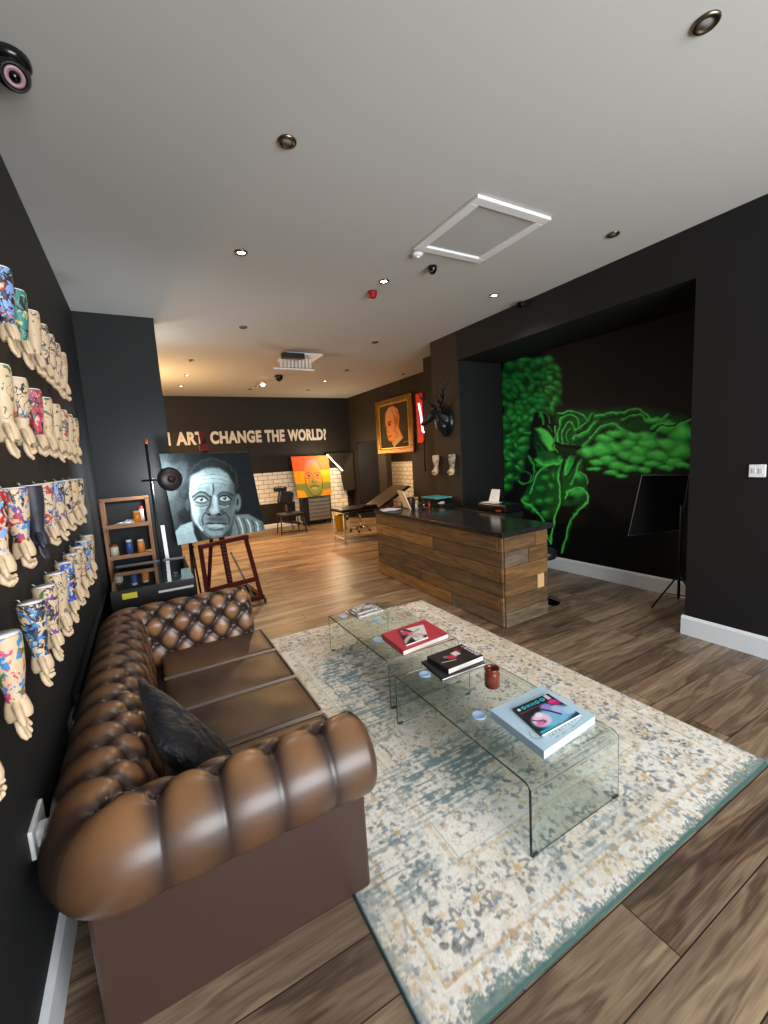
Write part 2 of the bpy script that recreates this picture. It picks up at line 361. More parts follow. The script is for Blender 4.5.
# ------------------------------------------------------------------ the green mural
def mural_paint(P):
    """airbrushed smoker, laid out on a 768x805 sheet"""
    x0, y0 = P[:,0], P[:,1]
    wx = (fbm(x0/34, y0/34, 1, 1)-.5)*30; wy = (fbm(x0/34, y0/34, 1, 5)-.5)*30
    c = Canvas(P+np.c_[wx,wy]*.75, (4,5,5))
    G0=(150,250,140); G1=(88,236,98); G2=(50,186,70); G3=(20,100,36); G4=(9,46,18); K=(3,6,4)
    _st=c.stroke
    def st(pts,w,col,soft=.5,al=1,w2=None): return _st(pts,w*(.85 if col!=K else 1),col,min(1,soft+.25) if col!=K else soft,al,w2)
    c.stroke=st
    def curl(x,y,rx,ry,k,rot=0):
        c.ell(x+rx*.18,y+ry*.25,rx*1.12,ry*1.12,K,.55,.6,rot)
        c.ell(x,y,rx,ry,G3,.6,.5+.4*k,rot); c.ell(x-rx*.15,y-ry*.2,rx*.75,ry*.65,G2,.9,.25+.65*k,rot); c.ell(x-rx*.25,y-ry*.32,rx*.42,ry*.34,G1,.95,max(0,k-.25),rot)
    hair=[(34,90),(80,58),(150,42),(195,45),(232,75),(246,130),(240,190),(222,245),(180,245),(150,265),(135,300),(130,345),(128,400),(112,455),(80,505),(40,560),(33,400)]
    c.poly(hair, G4, 8, 1);  c.blend(G3, .5*(c.c[:,1]>.015)*fbm(x0/30,y0/30,1,9))
    def inside(pg,x,y):
        ins=False
        for i in range(len(pg)):
            a1,b1=pg[i]; a2,b2=pg[(i+1)%len(pg)]
            if (b1>y)!=(b2>y) and x<(a2-a1)*(y-b1)/(b2-b1)+a1: ins=not ins
        return ins
    r = random.Random(11); pts = []; n=0
    while len(pts) < 95 and n < 20000:
        n+=1; x, y = r.uniform(34,250), r.uniform(45,550)
        if inside(hair,x,y) and all((x-a)**2+(y-b)**2 > 19**2 for a,b in pts): pts.append((x,y))
    pts.sort(key=lambda p:p[1]+r.uniform(-30,30))
    for x, y in pts:
        k=.12+.75*min(1,max(0,(y-90)/300))*r.uniform(.5,1.1)+(.25 if x>200 or y<75 else 0); curl(x,y,r.uniform(17,30),r.uniform(13,22),min(1,k),r.uniform(-.8,.8))
    # face in profile
    c.poly([(150,262),(195,248),(215,290),(232,335),(240,362),(228,385),(240,430),(235,450),(150,440),(128,400),(130,330)], K, 5)
    c.poly([(150,312),(176,306),(198,330),(214,348),(228,364),(216,378),(226,392),(206,396),(184,368),(162,348)], G1, 6, .85)
    c.poly([(146,305),(168,332),(190,370),(186,400),(158,398),(138,350)], G4, 8, .95); c.poly([(150,405),(186,398),(214,398),(232,412),(226,432),(190,436),(156,428)], G3, 6, .9)
    c.stroke([(158,362),(175,382),(176,402),(166,425)], 5, G3, .8,.9); c.stroke([(150,380),(158,405)], 6, G3, .9,.6)
    c.poly([(166,258),(190,258),(197,292),(168,298)], K, 2); c.stroke([(174,262),(184,290)], 6, G2, .8,.8); c.stroke([(166,258),(190,257),(206,290)], 2, G2,.5,.8)
    c.poly([(194,288),(212,294),(219,318),(208,332),(196,312)], K, 2); c.stroke([(202,300),(214,322)],3,G2,.8,.6)
    c.stroke([(218,300),(229,326),(233,338)], 3, G1, .7); c.stroke([(233,338),(226,356),(232,370),(226,380),(236,400)], 3, G1, .6)
    c.poly([(150,425),(190,436),(228,434),(244,410),(256,432),(232,452),(190,458),(155,445)],G2,7,.9); c.stroke([(150,432),(190,450),(235,446),(250,428)], 4, G1, .8,.9)
    c.stroke([(138,425),(158,470),(200,462)], 5, G3, .8)
    # collar, neck and hands
    c.poly([(158,476),(235,462),(245,560),(215,650),(165,600),(100,585)], G3, 12, .75)
    for (a,b,rx,ry,k) in [(190,500,24,18,.5),(172,540,22,18,.35),(212,530,20,20,.5),(130,600,28,18,.7),(170,590,24,18,.6),(205,585,24,22,.45),(118,578,22,14,.7),(225,495,14,22,.4),(150,620,22,14,.6),(190,640,20,24,.5),(185,468,24,12,.35)]: curl(a,b,rx,ry,k)
    c.stroke([(205,452),(168,470),(148,510),(134,560)], 4, G1, .8,.9); c.stroke([(128,412),(148,455),(140,500),(108,520),(92,508)], 4, G2, .8,.9); c.stroke([(112,470),(134,490),(120,515)], 3, G2, .8,.7)
    c.stroke([(100,580),(150,618),(185,680),(205,742)], 5, G1, .8,.9); c.stroke([(258,425),(240,480),(242,560),(230,640),(207,742)], 5, G1, .7); c.stroke([(252,440),(232,490),(232,560),(220,640)], 7, G3, .9,.7)
    c.poly([(252,470),(330,455),(345,540),(338,600),(290,612),(250,600)], G3, 12, .8)
    c.poly([(258,495),(272,430),(286,410),(306,418),(296,450),(276,500)],G2,5,.95); c.stroke([(264,490),(282,420)], 5, G1, .9,.9)
    c.poly([(284,505),(308,455),(324,428),(332,440),(318,480),(300,512)],G3,4,.95); c.stroke([(296,490),(324,434)], 4, G1, .9,.9); c.stroke([(270,502),(304,440)], 4, K, .6)
    curl(318,498,28,26,.8); curl(306,560,42,40,.75); c.ell(284,572,24,22,K,.8,.9); c.ell(322,548,18,20,G1,.9,.5)
    c.stroke([(282,520),(308,480),(336,486),(342,520)], 4, G1, .8,.8)
    c.poly([(250,612),(318,600),(280,650),(262,720),(245,780),(215,750),(238,680)], K, 6, .9)
    c.stroke([(345,552),(342,588),(310,628),(282,662),(268,710),(250,782)], 5, G1, .6); c.stroke([(330,600),(296,640),(278,690),(258,770)], 6, G3, .9,.7)
    c.stroke([(262,574),(278,545),(315,532),(345,555)], 4, G1, .8)
    # smoke
    c.poly([(225,250),(300,240),(370,250),(530,232),(640,255),(738,275),(738,440),(660,475),(480,505),(360,470),(290,430),(235,400)], G4, 24, .85)
    c.poly([(236,262),(300,250),(380,262),(420,300),(370,345),(330,375),(245,370)], G3, 26, .75); c.poly([(380,262),(530,240),(650,262),(738,285),(738,330),(560,330),(420,330)], G3, 26, .6)
    for pl_,w in (([(240,372),(238,320),(250,275),(285,262),(312,285),(322,320)],9),([(256,372),(254,325),(272,292),(296,305),(304,335)],7),([(272,365),(272,330),(285,320)],5),([(296,350),(340,330),(372,305),(392,285)],10),([(300,330),(340,300),(370,265)],7),([(240,255),(280,248),(325,262),(350,290)],6),([(330,380),(360,345),(400,310),(450,300),(490,330)],11),([(380,275),(430,262),(480,262),(530,242),(565,262),(610,290),(650,262)],10),([(480,290),(540,262),(580,290)],8),([(590,318),(640,290),(690,300),(738,285)],10)):
        c.stroke([(a+3,b+w) for a,b in pl_], w*.7, K, .8, .75); c.stroke(pl_, w, G3, .8, .95); c.stroke([(a-2,b-w*.3) for a,b in pl_], w*.5, G2, .9, .95); c.stroke([(a-3,b-w*.5) for a,b in pl_], w*.2, G0, .9, .5)
    def puff(x,y,rx,ry,k=1):
        c.ell(x+rx*.12,y+ry*.30,rx*1.06,ry*1.06,K,.45,.55); c.ell(x,y,rx,ry,G2,.5,.95*k); c.ell(x-rx*.08,y-ry*.16,rx*.85,ry*.72,G1,.8,.85*k); c.ell(x-rx*.2,y-ry*.36,rx*.5,ry*.34,G0,.95,.35*k)
    for a,b,rx,ry in [(700,330,58,38),(640,305,48,26),(560,345,50,24),(600,280,40,14),(690,395,58,40),(640,370,50,26),(575,372,44,26),(510,340,40,18),(455,330,44,18),(410,352,40,20),(500,372,42,24),(545,400,40,24),(610,415,46,24),(665,440,42,20),(450,385,44,26),(400,392,46,28),(490,412,40,22),(535,428,44,22),(590,448,36,16),(420,432,40,22),(460,456,40,18),(380,440,30,16),(505,462,38,16),(640,462,36,12),(440,482,34,12),(480,490,28,9),(372,466,26,9),(560,470,30,12),(700,452,40,14)]: puff(a,b,rx,ry,.95)
    for i in range(0):
        t=r.random(); a=380+t*350; b=385+(r.random()-.5)*(80+70*t)-t*10; puff(a,b,r.uniform(9,18),r.uniform(6,10),.7)
    c.ell(345,398,36,26,G1,.9,.95); c.ell(340,396,16,12,G0,.9,.5)
    c.stroke([(588,322),(625,300),(660,305),(700,288),(738,272)], 4, K, .6); c.stroke([(590,330),(630,308),(665,312),(738,284)], 3, G1, .8,.7)
    c.stroke([(232,368),(315,386)], 7, K, .3); c.stroke([(236,362),(300,373)], 1.5, G2, .6,.8)
    c.stroke([(33,60),(33,560)], 2.5, G3, .5,.8)
    g = fbm(P[:,0]/7, P[:,1]/7, 1, 21); c.c = c.c*(.85+.3*g)[:,None]
    return c.c
def mural():
    y0, y1 = YR0+.01, 4.495   # viewer: left = high Y
    nu, nv = 340, 340
    uv = uvgrid(nu, nv)
    Y = y1+(y0-y1)*uv[:,0]; Z = .17+(ZR-.175)*uv[:,1]
    X = 4.5+.1*(4.5-Y)/2.72-.004
    P = happly(np.linalg.inv(H4(MURAL_PX, MURAL_YZ)), np.c_[Y, Z])
    o = gridmesh('wall_mural', nu, nv, np.c_[X,Y,Z], mural_paint(P), mat('mural_paint', rough=.6, spec=.3, attr='Col'))
    tag(o, 'large green airbrushed mural of a curly haired smoker on the black recess wall', 'mural')
MURAL_PX = [(35,60),(735,260),(735,470),(35,560)]
MURAL_YZ = [(4.448,2.782),(2.153,1.808),(2.137,1.278),(4.502,.934)]
def H4b(src, dst): return H4(src, dst)
mural()
# ------------------------------------------------------------------ rug
def rug():
    x0,x1,y0,y1 = .49,2.49,.775,3.755; W=x1-x0; L=y1-y0
    nu, nv = 460, 690
    uv = uvgrid(nu, nv); x = uv[:,0]*W; y = uv[:,1]*L
    jx = (vnoise(x,y,45,1)-.5)*.03; jy = (vnoise(x,y,45,2)-.5)*.03
    X = x+jx; Y = y+jy
    c = Canvas(np.c_[X,Y], (226,222,213))
    n1 = fbm(x,y,3,4); n2 = fbm(x,y,14,7); n3 = fbm(x,y,48,9,3); n4 = vnoise(x,y,170,3); st = vnoise(x*1.2,y*14,7,12)
    c.blend((208,196,176), .7*sstep(n1,.45,.65)); c.blend((226,224,218), .6*sstep(n2,.5,.62))
    ex = np.minimum(x, W-x); ey = np.minimum(y, L-y); e = np.minimum(ex, ey); ee = e+(n3-.5)*.03
    # repeated floral flecks (symmetrical about the centre line)
    sx = np.abs(x-W/2); sy = np.abs(y-L/2)
    def motif(f, s, th, col, al, mask=1):
        a = vnoise(sx,sy,f*2.0,s); b = vnoise(sx,sy,f*4.8,s+1); v = a*.6+b*.4
        c.blend(col, al*.75*sstep(v,th,th+.09)*(.25+.75*sstep(n3,.38,.58))*mask)
    motif(17,31,.62,(96,112,128),.85); motif(22,41,.66,(198,166,110),.7); motif(26,51,.66,(92,98,96),.8); motif(13,61,.69,(120,134,150),.8); motif(30,71,.68,(186,150,104),.7)
    # rosettes in the border band
    P = 0.21
    for off, Rr in ((.27,.055),):
        for horizontal in (0,1):
            a = x if horizontal else y; b = ey if horizontal else ex; LL = W if horizontal else L
            k = np.round((a-LL/2)/P)*P+LL/2; rr = np.hypot(a-k, b-off)
            ang = np.arctan2(b-off, a-k)
            m = (1-sstep(np.abs(rr-Rr*(.75+.25*np.cos(ang*6))),.006,.013))*(sstep(n3,.35,.5))
            c.blend((100,110,118), .75*m*(np.minimum(x,W-x)>.16 if horizontal else 1)); c.blend((196,164,108), .7*(1-sstep(rr,.012,.02)))
    # border guard lines
    for off, col, w in ((.12,(190,160,108),.006),(.145,(222,218,208),.006),(.40,(206,190,160),.008),(.42,(110,118,122),.004),(.43,(226,222,212),.012)):
        c.blend(col, .75*(1-sstep(np.abs(e-off),w*.7,w*1.3))*(.4+.6*sstep(n3,.3,.55)))
    # small darts between guard lines
    for horizontal in (0,1):
        a = x if horizontal else y; b = ey if horizontal else ex
        q = ((a/.085)%1-.5)*.085; m = (1-sstep(np.hypot(q,b-.185),.013,.021))*(b==e)
        c.blend((86,92,92), .75*m*sstep(n3,.36,.5))
        q = ((a/.085+.5)%1-.5)*.085; m = (1-sstep(np.hypot(q,b-.085),.008,.015))*(b==e); c.blend((190,160,112), .6*m)
    # hexagonal medallion with teal erosion
    hx = sx/.52; hy = sy/1.02; hd = np.maximum(hx, hx*.5+hy)
    step = hd+(np.floor(sy*14)%2)*.015
    c.blend((78,88,94), .7*(1-sstep(np.abs(step-1.0),.008,.018))*sstep(n3,.3,.5)); c.blend((120,122,118), .6*(1-sstep(np.abs(step-.78),.008,.016))*sstep(n3,.35,.5))
    # abraded teal patches, streaky along the weft
    def patch(cx,cy,rx,ry,al):
        d = np.hypot((x-cx)/rx,(y-cy)/ry)+(n1-.5)*.9
        m = (1-sstep(d,.55,1.05))
        s1 = sstep(.3*st+.4*n3+.3*n2,.40,.56)
        c.blend((140,160,164), al*m*s1); c.blend((84,112,116), al*m*sstep(.4*st+.3*n2+.3*n3,.50,.60))
    T = lambda X_,Y_: (X_-x0, Y_-y0)
    patch(*T(1.22,1.60),.48,.28,.65); patch(*T(1.25,2.75),.36,.55,.65); patch(*T(1.9,1.45),.35,.25,.5); patch(*T(1.0,2.2),.3,.3,.5); patch(*T(.62,1.3),.25,.2,.4); patch(*T(1.5,.98),.5,.12,.35)
    # eroded teal outer edge (strong on the near edge and left corner)
    wn = .045+.02*np.cos(x*3); m = 1-sstep(y+(n3-.5)*.09+(n4-.5)*.05, wn*.5, wn*1.1); c.blend((98,124,122), .85*m); 
    m = 1-sstep(x+(n3-.5)*.10, .01, .05); c.blend((120,136,140), .7*m*(1-sstep(y,.8,1.6)))
    m = 1-sstep((W-x)+(n3-.5)*.1, .005,.03); c.blend((110,130,130), .6*m*(1-sstep(y,.05,.3)))
    c.blend((58,84,80), (1-sstep(y,.006,.012))); c.blend((58,80,80), 1-sstep(x,.006,.012)); c.blend((150,146,132), .7*(1-sstep(L-y,.006,.012))); c.blend((150,150,140), .7*(1-sstep(W-x,.006,.012)))
    g = .92+.2*n4; c.c = c.c*g[:,None]
    z = .010+.0012*n4; edge = (uv[:,0]==0)|(uv[:,0]==1)|(uv[:,1]==0)|(uv[:,1]==1); z[edge] = .0005
    o = gridmesh('rug', nu, nv, np.c_[x0+x, y0+y, z], c.c, mat('rug_wool', rough=.95, spec=.15, attr='Col', bump=(400,.5,.002)))
    tag(o, 'cream distressed oriental rug with faded teal patches under the glass tables', 'rug')
rug()
RZ = .0125
# ------------------------------------------------------------------ glass tables
def glass_mat():
    m = bpy.data.materials.new('clear_glass'); m.use_nodes = True; nt = m.node_tree; b = nt.nodes['Principled BSDF']
    b.inputs['Base Color'].default_value = (.90,.965,.94,1); b.inputs['Roughness'].default_value = 0; b.inputs['Transmission Weight'].default_value = 1; b.inputs['IOR'].default_value = 1.48
    out = nt.nodes['Material Output']; ab = nt.nodes.new('ShaderNodeVolumeAbsorption'); ab.inputs['Color'].default_value = (.45,.85,.72,1); ab.inputs['Density'].default_value = 3
    nt.links.new(ab.outputs[0], out.inputs['Volume'])
    return m
M_glass = glass_mat(); MATS['clear_glass'] = M_glass
TZ = .325
def bent_table(x0,x1,y0,y1,label):
    t=.012; R=.035; n=8
    out=[(y0,RZ)]+[(y0+R-R*math.cos(a),TZ-R+R*math.sin(a)) for a in [PI/2*i/n for i in range(n+1)]]
    out+=[(y1-R+R*math.sin(a),TZ-R+R*math.cos(a)) for a in [PI/2*i/n for i in range(n+1)]]+[(y1,RZ)]
    r=R-t; inn=[(y0+t,RZ)]+[(y0+R-r*math.cos(a),TZ-R+r*math.sin(a)) for a in [PI/2*i/n for i in range(n+1)]]
    inn+=[(y1-R+r*math.sin(a),TZ-R+r*math.cos(a)) for a in [PI/2*i/n for i in range(n+1)]]+[(y1-t,RZ)]
    N=len(out); vs=[]
    for x in (x0,x1):
        vs+=[(x,y,z) for y,z in out]+[(x,y,z) for y,z in inn]
    fs=[]
    for i in range(N-1):
        fs+=[(i,i+1,2*N+i+1,2*N+i),(N+i,2*N+N+i,2*N+N+i+1,N+i+1),(i,N+i,N+i+1,i+1),(2*N+i,2*N+i+1,3*N+i+1,3*N+i)]
    fs+=[(0,2*N,3*N,N),(N-1,2*N-1,4*N-1,3*N-1)]
    m=MB(); m.add(vs,fs,False)
    root=empty('glass_coffee_table',((x0+x1)/2,(y0+y1)/2,RZ),label,'coffee table','bent glass coffee tables')
    m.build('glass_body',M_glass,root,bevel=.0015)
    fm=mat('clear_rubber_feet',(60,70,68),.4)
    for x in (x0+.02,x1-.02):
        for y in (y0+.006,y1-.006): MB().cbox((x,y,RZ+.004),(.03,.02,.008)).build('foot_pad',fm,root)
bent_table(1.143,1.70,1.04,2.055,'near bent clear glass coffee table carrying pale blue book and brown jar')
bent_table(1.19,1.745,2.20,3.20,'far bent clear glass coffee table carrying the red book')
G='blue glass coasters on the tables'
def coaster(x,y,lab):
    r=empty('coaster',(x,y,TZ),lab,'coaster',G)
    M=mat('pale_blue_glass_coaster',(150,180,214),.3,spec=.6)
    MB().lathe([(0.001,0),(.034,0),(.036,.004),(.034,.008),(.030,.008),(.028,.006),(.001,.006)],(x,y,TZ+.0005)).build('disc',M,r)
coaster(1.275,1.475,'pale blue round coaster on near table beside the pale blue book')
coaster(1.285,1.945,'pale blue round coaster on near table left of the dark book stack')
coaster(1.290,2.525,'pale round coaster on far table left of the red book')
coaster(1.456,2.84,'small bluish coaster on far table just beyond the red book')
coaster(1.275,3.085,'pale round coaster at far table left corner beside the magazines')
# books
def book(name,quad,z0,h,cov,lab,cat,grp=None,art=None,pages=(236,232,222),hard=True):
    """quad: four corners A,B,C,D (xy) going round; spine on A-D side"""
    A,B,C_,D=[Vector((q[0],q[1],0)) for q in quad]; cen=(A+B+C_+D)/4
    r=empty(name,(cen.x,cen.y,z0),lab,cat,grp)
    P=mat('paper_pages',pages,.8); cm=mat('cover_%d_%d_%d'%cov,cov,.35)
    t=.003 if hard else .0012
    def slab(za,zb,ins,m,nm,bev=0):
        q=[p+(cen-p)*ins for p in (A,B,C_,D)]
        return MB().hexa([(p.x,p.y,za) for p in q]+[(p.x,p.y,zb) for p in q]).build(nm,m,r,bevel=bev)
    slab(z0+t,z0+h-t,.02 if hard else .0,P,'pages')
    slab(z0,z0+t,0,cm,'back_cover'); slab(z0+h-t,z0+h,0,cm,'front_cover')
    w=(B-A).normalized()*.004
    MB().hexa([(p.x,p.y,z0) for p in (A,A+w,D+w,D)]+[(p.x,p.y,z0+h) for p in (A,A+w,D+w,D)]).build('spine',cm,r)
    if art:
        nu,nv,fn,ins=art; uv=uvgrid(nu,nv); zt=z0+h+.0006
        q=[p+(cen-p)*ins for p in (A,B,C_,D)]
        XYZ=bil((q[0].x,q[0].y,zt),(q[1].x,q[1].y,zt),(q[2].x,q[2].y,zt),(q[3].x,q[3].y,zt),uv)
        gridmesh('cover_art',nu,nv,XYZ,fn(uv),mat('printed_cover',rough=.3,attr='Col'),r)
    return r,(A,B,C_,D)
# pale blue book: A=near-left, B=near-right, C=far-right, D=far-left
Z=TZ+.0004
def art_blue(uv):
    c=Canvas(uv,(176,206,226)); u=fbm(uv[:,0],uv[:,1],4,2); c.blend((196,222,236),sstep(u,.4,.6)*.5)
    c.stroke([(.10,.35),(.06,.25),(.14,.17),(.25,.22),(.22,.30)],.006,(96,108,112),.5)
    for k in range(9): 
        x=.25+.06*k; c.stroke([(x,.10+.012*(k%3)),(x+.02,.18),(x+.045,.12),(x+.06,.16)],.005,(120,126,120),.5)
    c.stroke([(.28,.07),(.55,.05),(.82,.09)],.004,(130,134,124),.5)
    return c.c
book('large_book',[(1.292,1.105),(1.672,1.135),(1.672,1.445),(1.312,1.435)],Z,.038,(176,206,226),'large pale blue hardback lying on near end of the glass table','book','books and magazines on the glass tables',(90,90,art_blue,0))
def art_mag(uv):
    c=Canvas(uv,(24,22,34))
    c.poly([(.0,.78),(1,.78),(1,1),(0,1)],(22,26,34),.01)
    c.poly([(0,0),(1,0),(1,.10),(0,.10)],(26,70,96),.01); c.poly([(.03,.02),(.42,.02),(.42,.085),(.03,.085)],(40,170,196),.01); c.ell(.55,.05,.04,.03,(220,130,60))
    c.ell(.55,.30,.50,.30,(120,190,225),.3); c.ell(.28,.35,.22,.22,(236,200,226),.3); c.ell(.22,.28,.14,.10,(226,110,170),.5); c.ell(.33,.50,.10,.10,(240,230,244),.5)
    c.ell(.62,.60,.15,.16,(150,140,215),.4); c.ell(.76,.40,.14,.20,(176,186,235),.4); c.ell(.92,.62,.14,.10,(190,40,110),.6); c.ell(.86,.70,.12,.08,(220,60,140),.5)
    c.ell(.92,.25,.13,.16,(170,210,236),.3); c.stroke([(.50,.62),(.62,.42),(.70,.25)],.03,(40,26,60),.5); c.stroke([(.12,.45),(.20,.36),(.30,.32)],.02,(60,30,60),.5); c.ell(.30,.27,.04,.03,(60,20,50),.5)
    c.stroke([(.02,.755),(.7,.755)],.012,(150,50,80),.4)
    c.poly([(.84,.80),(.93,.80),(.93,.99),(.84,.99)],(226,190,210),.01)
    # block masthead letters
    for i,(a,b) in enumerate([(.05,.13),(.17,.27),(.30,.38),(.42,.50),(.53,.64),(.67,.80)]):
        cx=(a+b)/2; w=(b-a)/2
        if i in (1,4,5): c.ell(cx,.88,w,.06,(60,196,214),.1); c.ell(cx,.88,w*.5,.028,(22,26,34),.2)
        elif i==0: c.ell(cx,.88,w,.05,(190,236,240),.2)
        else: c.poly([(a,.83),(a+.02,.83),(a+.02,.87),(b-.02,.87),(b-.02,.83),(b,.83),(b,.93),(b-.02,.93),(b-.02,.89),(a+.02,.89),(a+.02,.93),(a,.93)],(60,196,214),.004)
    return c.c
book('magazine',[(1.352,1.168),(1.612,1.170),(1.628,1.365),(1.392,1.372)],Z+.0392,.010,(40,44,58),'glossy magazine with turquoise masthead lying on the pale blue book','magazine','books and magazines on the glass tables',(110,90,art_mag,0),hard=False)
def art_dark(uv):
    c=Canvas(uv,(44,38,38)); n=fbm(uv[:,0],uv[:,1],5,3); c.blend((62,54,52),sstep(n,.45,.6)*.6)
    c.ell(.42,.52,.17,.2,(70,50,50),.5); c.poly([(.47,.48),(.66,.50),(.68,.74),(.50,.72)],(236,226,222),.02)
    c.ell(.40,.52,.11,.14,(205,50,80),.4); c.ell(.30,.62,.07,.09,(150,120,120),.5); c.ell(.46,.44,.05,.05,(225,90,120),.5); c.poly([(.66,.62),(.76,.62),(.76,.86),(.66,.86)],(150,44,40),.03)
    c.stroke([(.08,.40),(.18,.37),(.40,.30)],.018,(228,220,216),.4); 
    return c.c
book('hardback_book',[(1.322,1.830),(1.642,1.825),(1.660,2.062),(1.344,2.068)],Z,.014,(46,46,52),'thin dark book at the bottom of the near table stack','book','books and magazines on the glass tables')
rb,_=book('hardback_book',[(1.380,1.846),(1.650,1.853),(1.648,2.050),(1.372,2.043)],Z+.0144,.034,(44,38,38),'thick dark hardback with red rose cover, top of the stack','book','books and magazines on the glass tables',(90,70,art_dark,0))
text_mesh('cover_lettering','Tattoo',.042,mat('cover_white',(236,226,226),.4),Matrix.Translation((1.618,2.035,Z+.0144+.0355))@Matrix.Rotation(-PI/2,4,'Z'),depth=.0008,parent=rb,width=.16)
def art_card(uv):
    c=Canvas(uv,(238,230,226)); c.poly([(-.1,-.1),(.5,-.1),(.35,.35),(.5,.7),(.2,1.1),(-.1,1.1)],(40,34,40),.04)
    c.stroke([(.0,.15),(.35,.45),(.7,.35),(1,.1)],.10,(206,190,186),.6); c.stroke([(.1,.9),(.4,.6),(.75,.75)],.07,(190,172,170),.6)
    c.ell(.18,.72,.18,.16,(220,70,110),.5); c.ell(.36,.55,.12,.10,(232,110,140),.5); c.stroke([(.2,.2),(.45,.35),(.6,.2)],.02,(60,50,56),.5); c.ell(.9,.12,.12,.1,(44,38,44),.4)
    c.stroke([(.02,.03),(.6,.03)],.012,(40,30,34),.3); return c.c
book('hardback_book',[(1.307,2.216),(1.700,2.252),(1.712,2.560),(1.322,2.530)],Z,.034,(196,62,76),'large red hardback on near end of the far glass table','book','books and magazines on the glass tables')
book('booklet',[(1.360,2.262),(1.545,2.275),(1.640,2.470),(1.440,2.488)],Z+.0344,.008,(236,228,224),'white booklet with pink flower print lying on the red book','booklet','books and magazines on the glass tables',(80,80,art_card,0),hard=False)
def art_m1(uv):
    c=Canvas(uv,(206,216,220)); n=fbm(uv[:,0],uv[:,1],6,13); c.blend((70,84,92),sstep(n,.5,.56)*.9); c.blend((150,120,100),sstep(fbm(uv[:,0],uv[:,1],7,23),.58,.64)*.7)
    c.stroke([(.1,.85),(.5,.8),(.9,.88)],.04,(30,40,48),.3); return c.c
book('magazine',[(1.358,2.968),(1.598,2.990),(1.600,3.190),(1.350,3.140)],Z,.012,(120,150,170),'blue-edged magazine under another at the far end of far table','magazine','books and magazines on the glass tables',(50,50,art_m1,0),hard=False)
book('magazine',[(1.370,3.010),(1.560,3.030),(1.575,3.200),(1.372,3.150)],Z+.0125,.010,(40,48,56),'grey and white magazine on top at the far end of far table','magazine','books and magazines on the glass tables',(60,60,art_m1,0),hard=False)
# brown candle jar
r=empty('candle_jar',(1.513,1.635,Z),'brown amber glass candle jar on the near glass table','jar')
mj=mat('amber_glass',(112,44,26),.12,coat=.6,spec=.6)
MB().lathe([(.001,0),(.036,0),(.041,.006),(.041,.078),(.036,.088),(.036,.094),(.040,.098),(.040,.106),(.036,.106),(.034,.09),(.034,.07),(.001,.07)],(1.513,1.635,Z)).build('jar_body',mj,r)
MB().lathe([(.001,0),(.033,0),(.033,.006),(.001,.006)],(1.513,1.635,Z+.071)).build('candle_wax',mat('candle_wax',(120,58,40),.6),r)

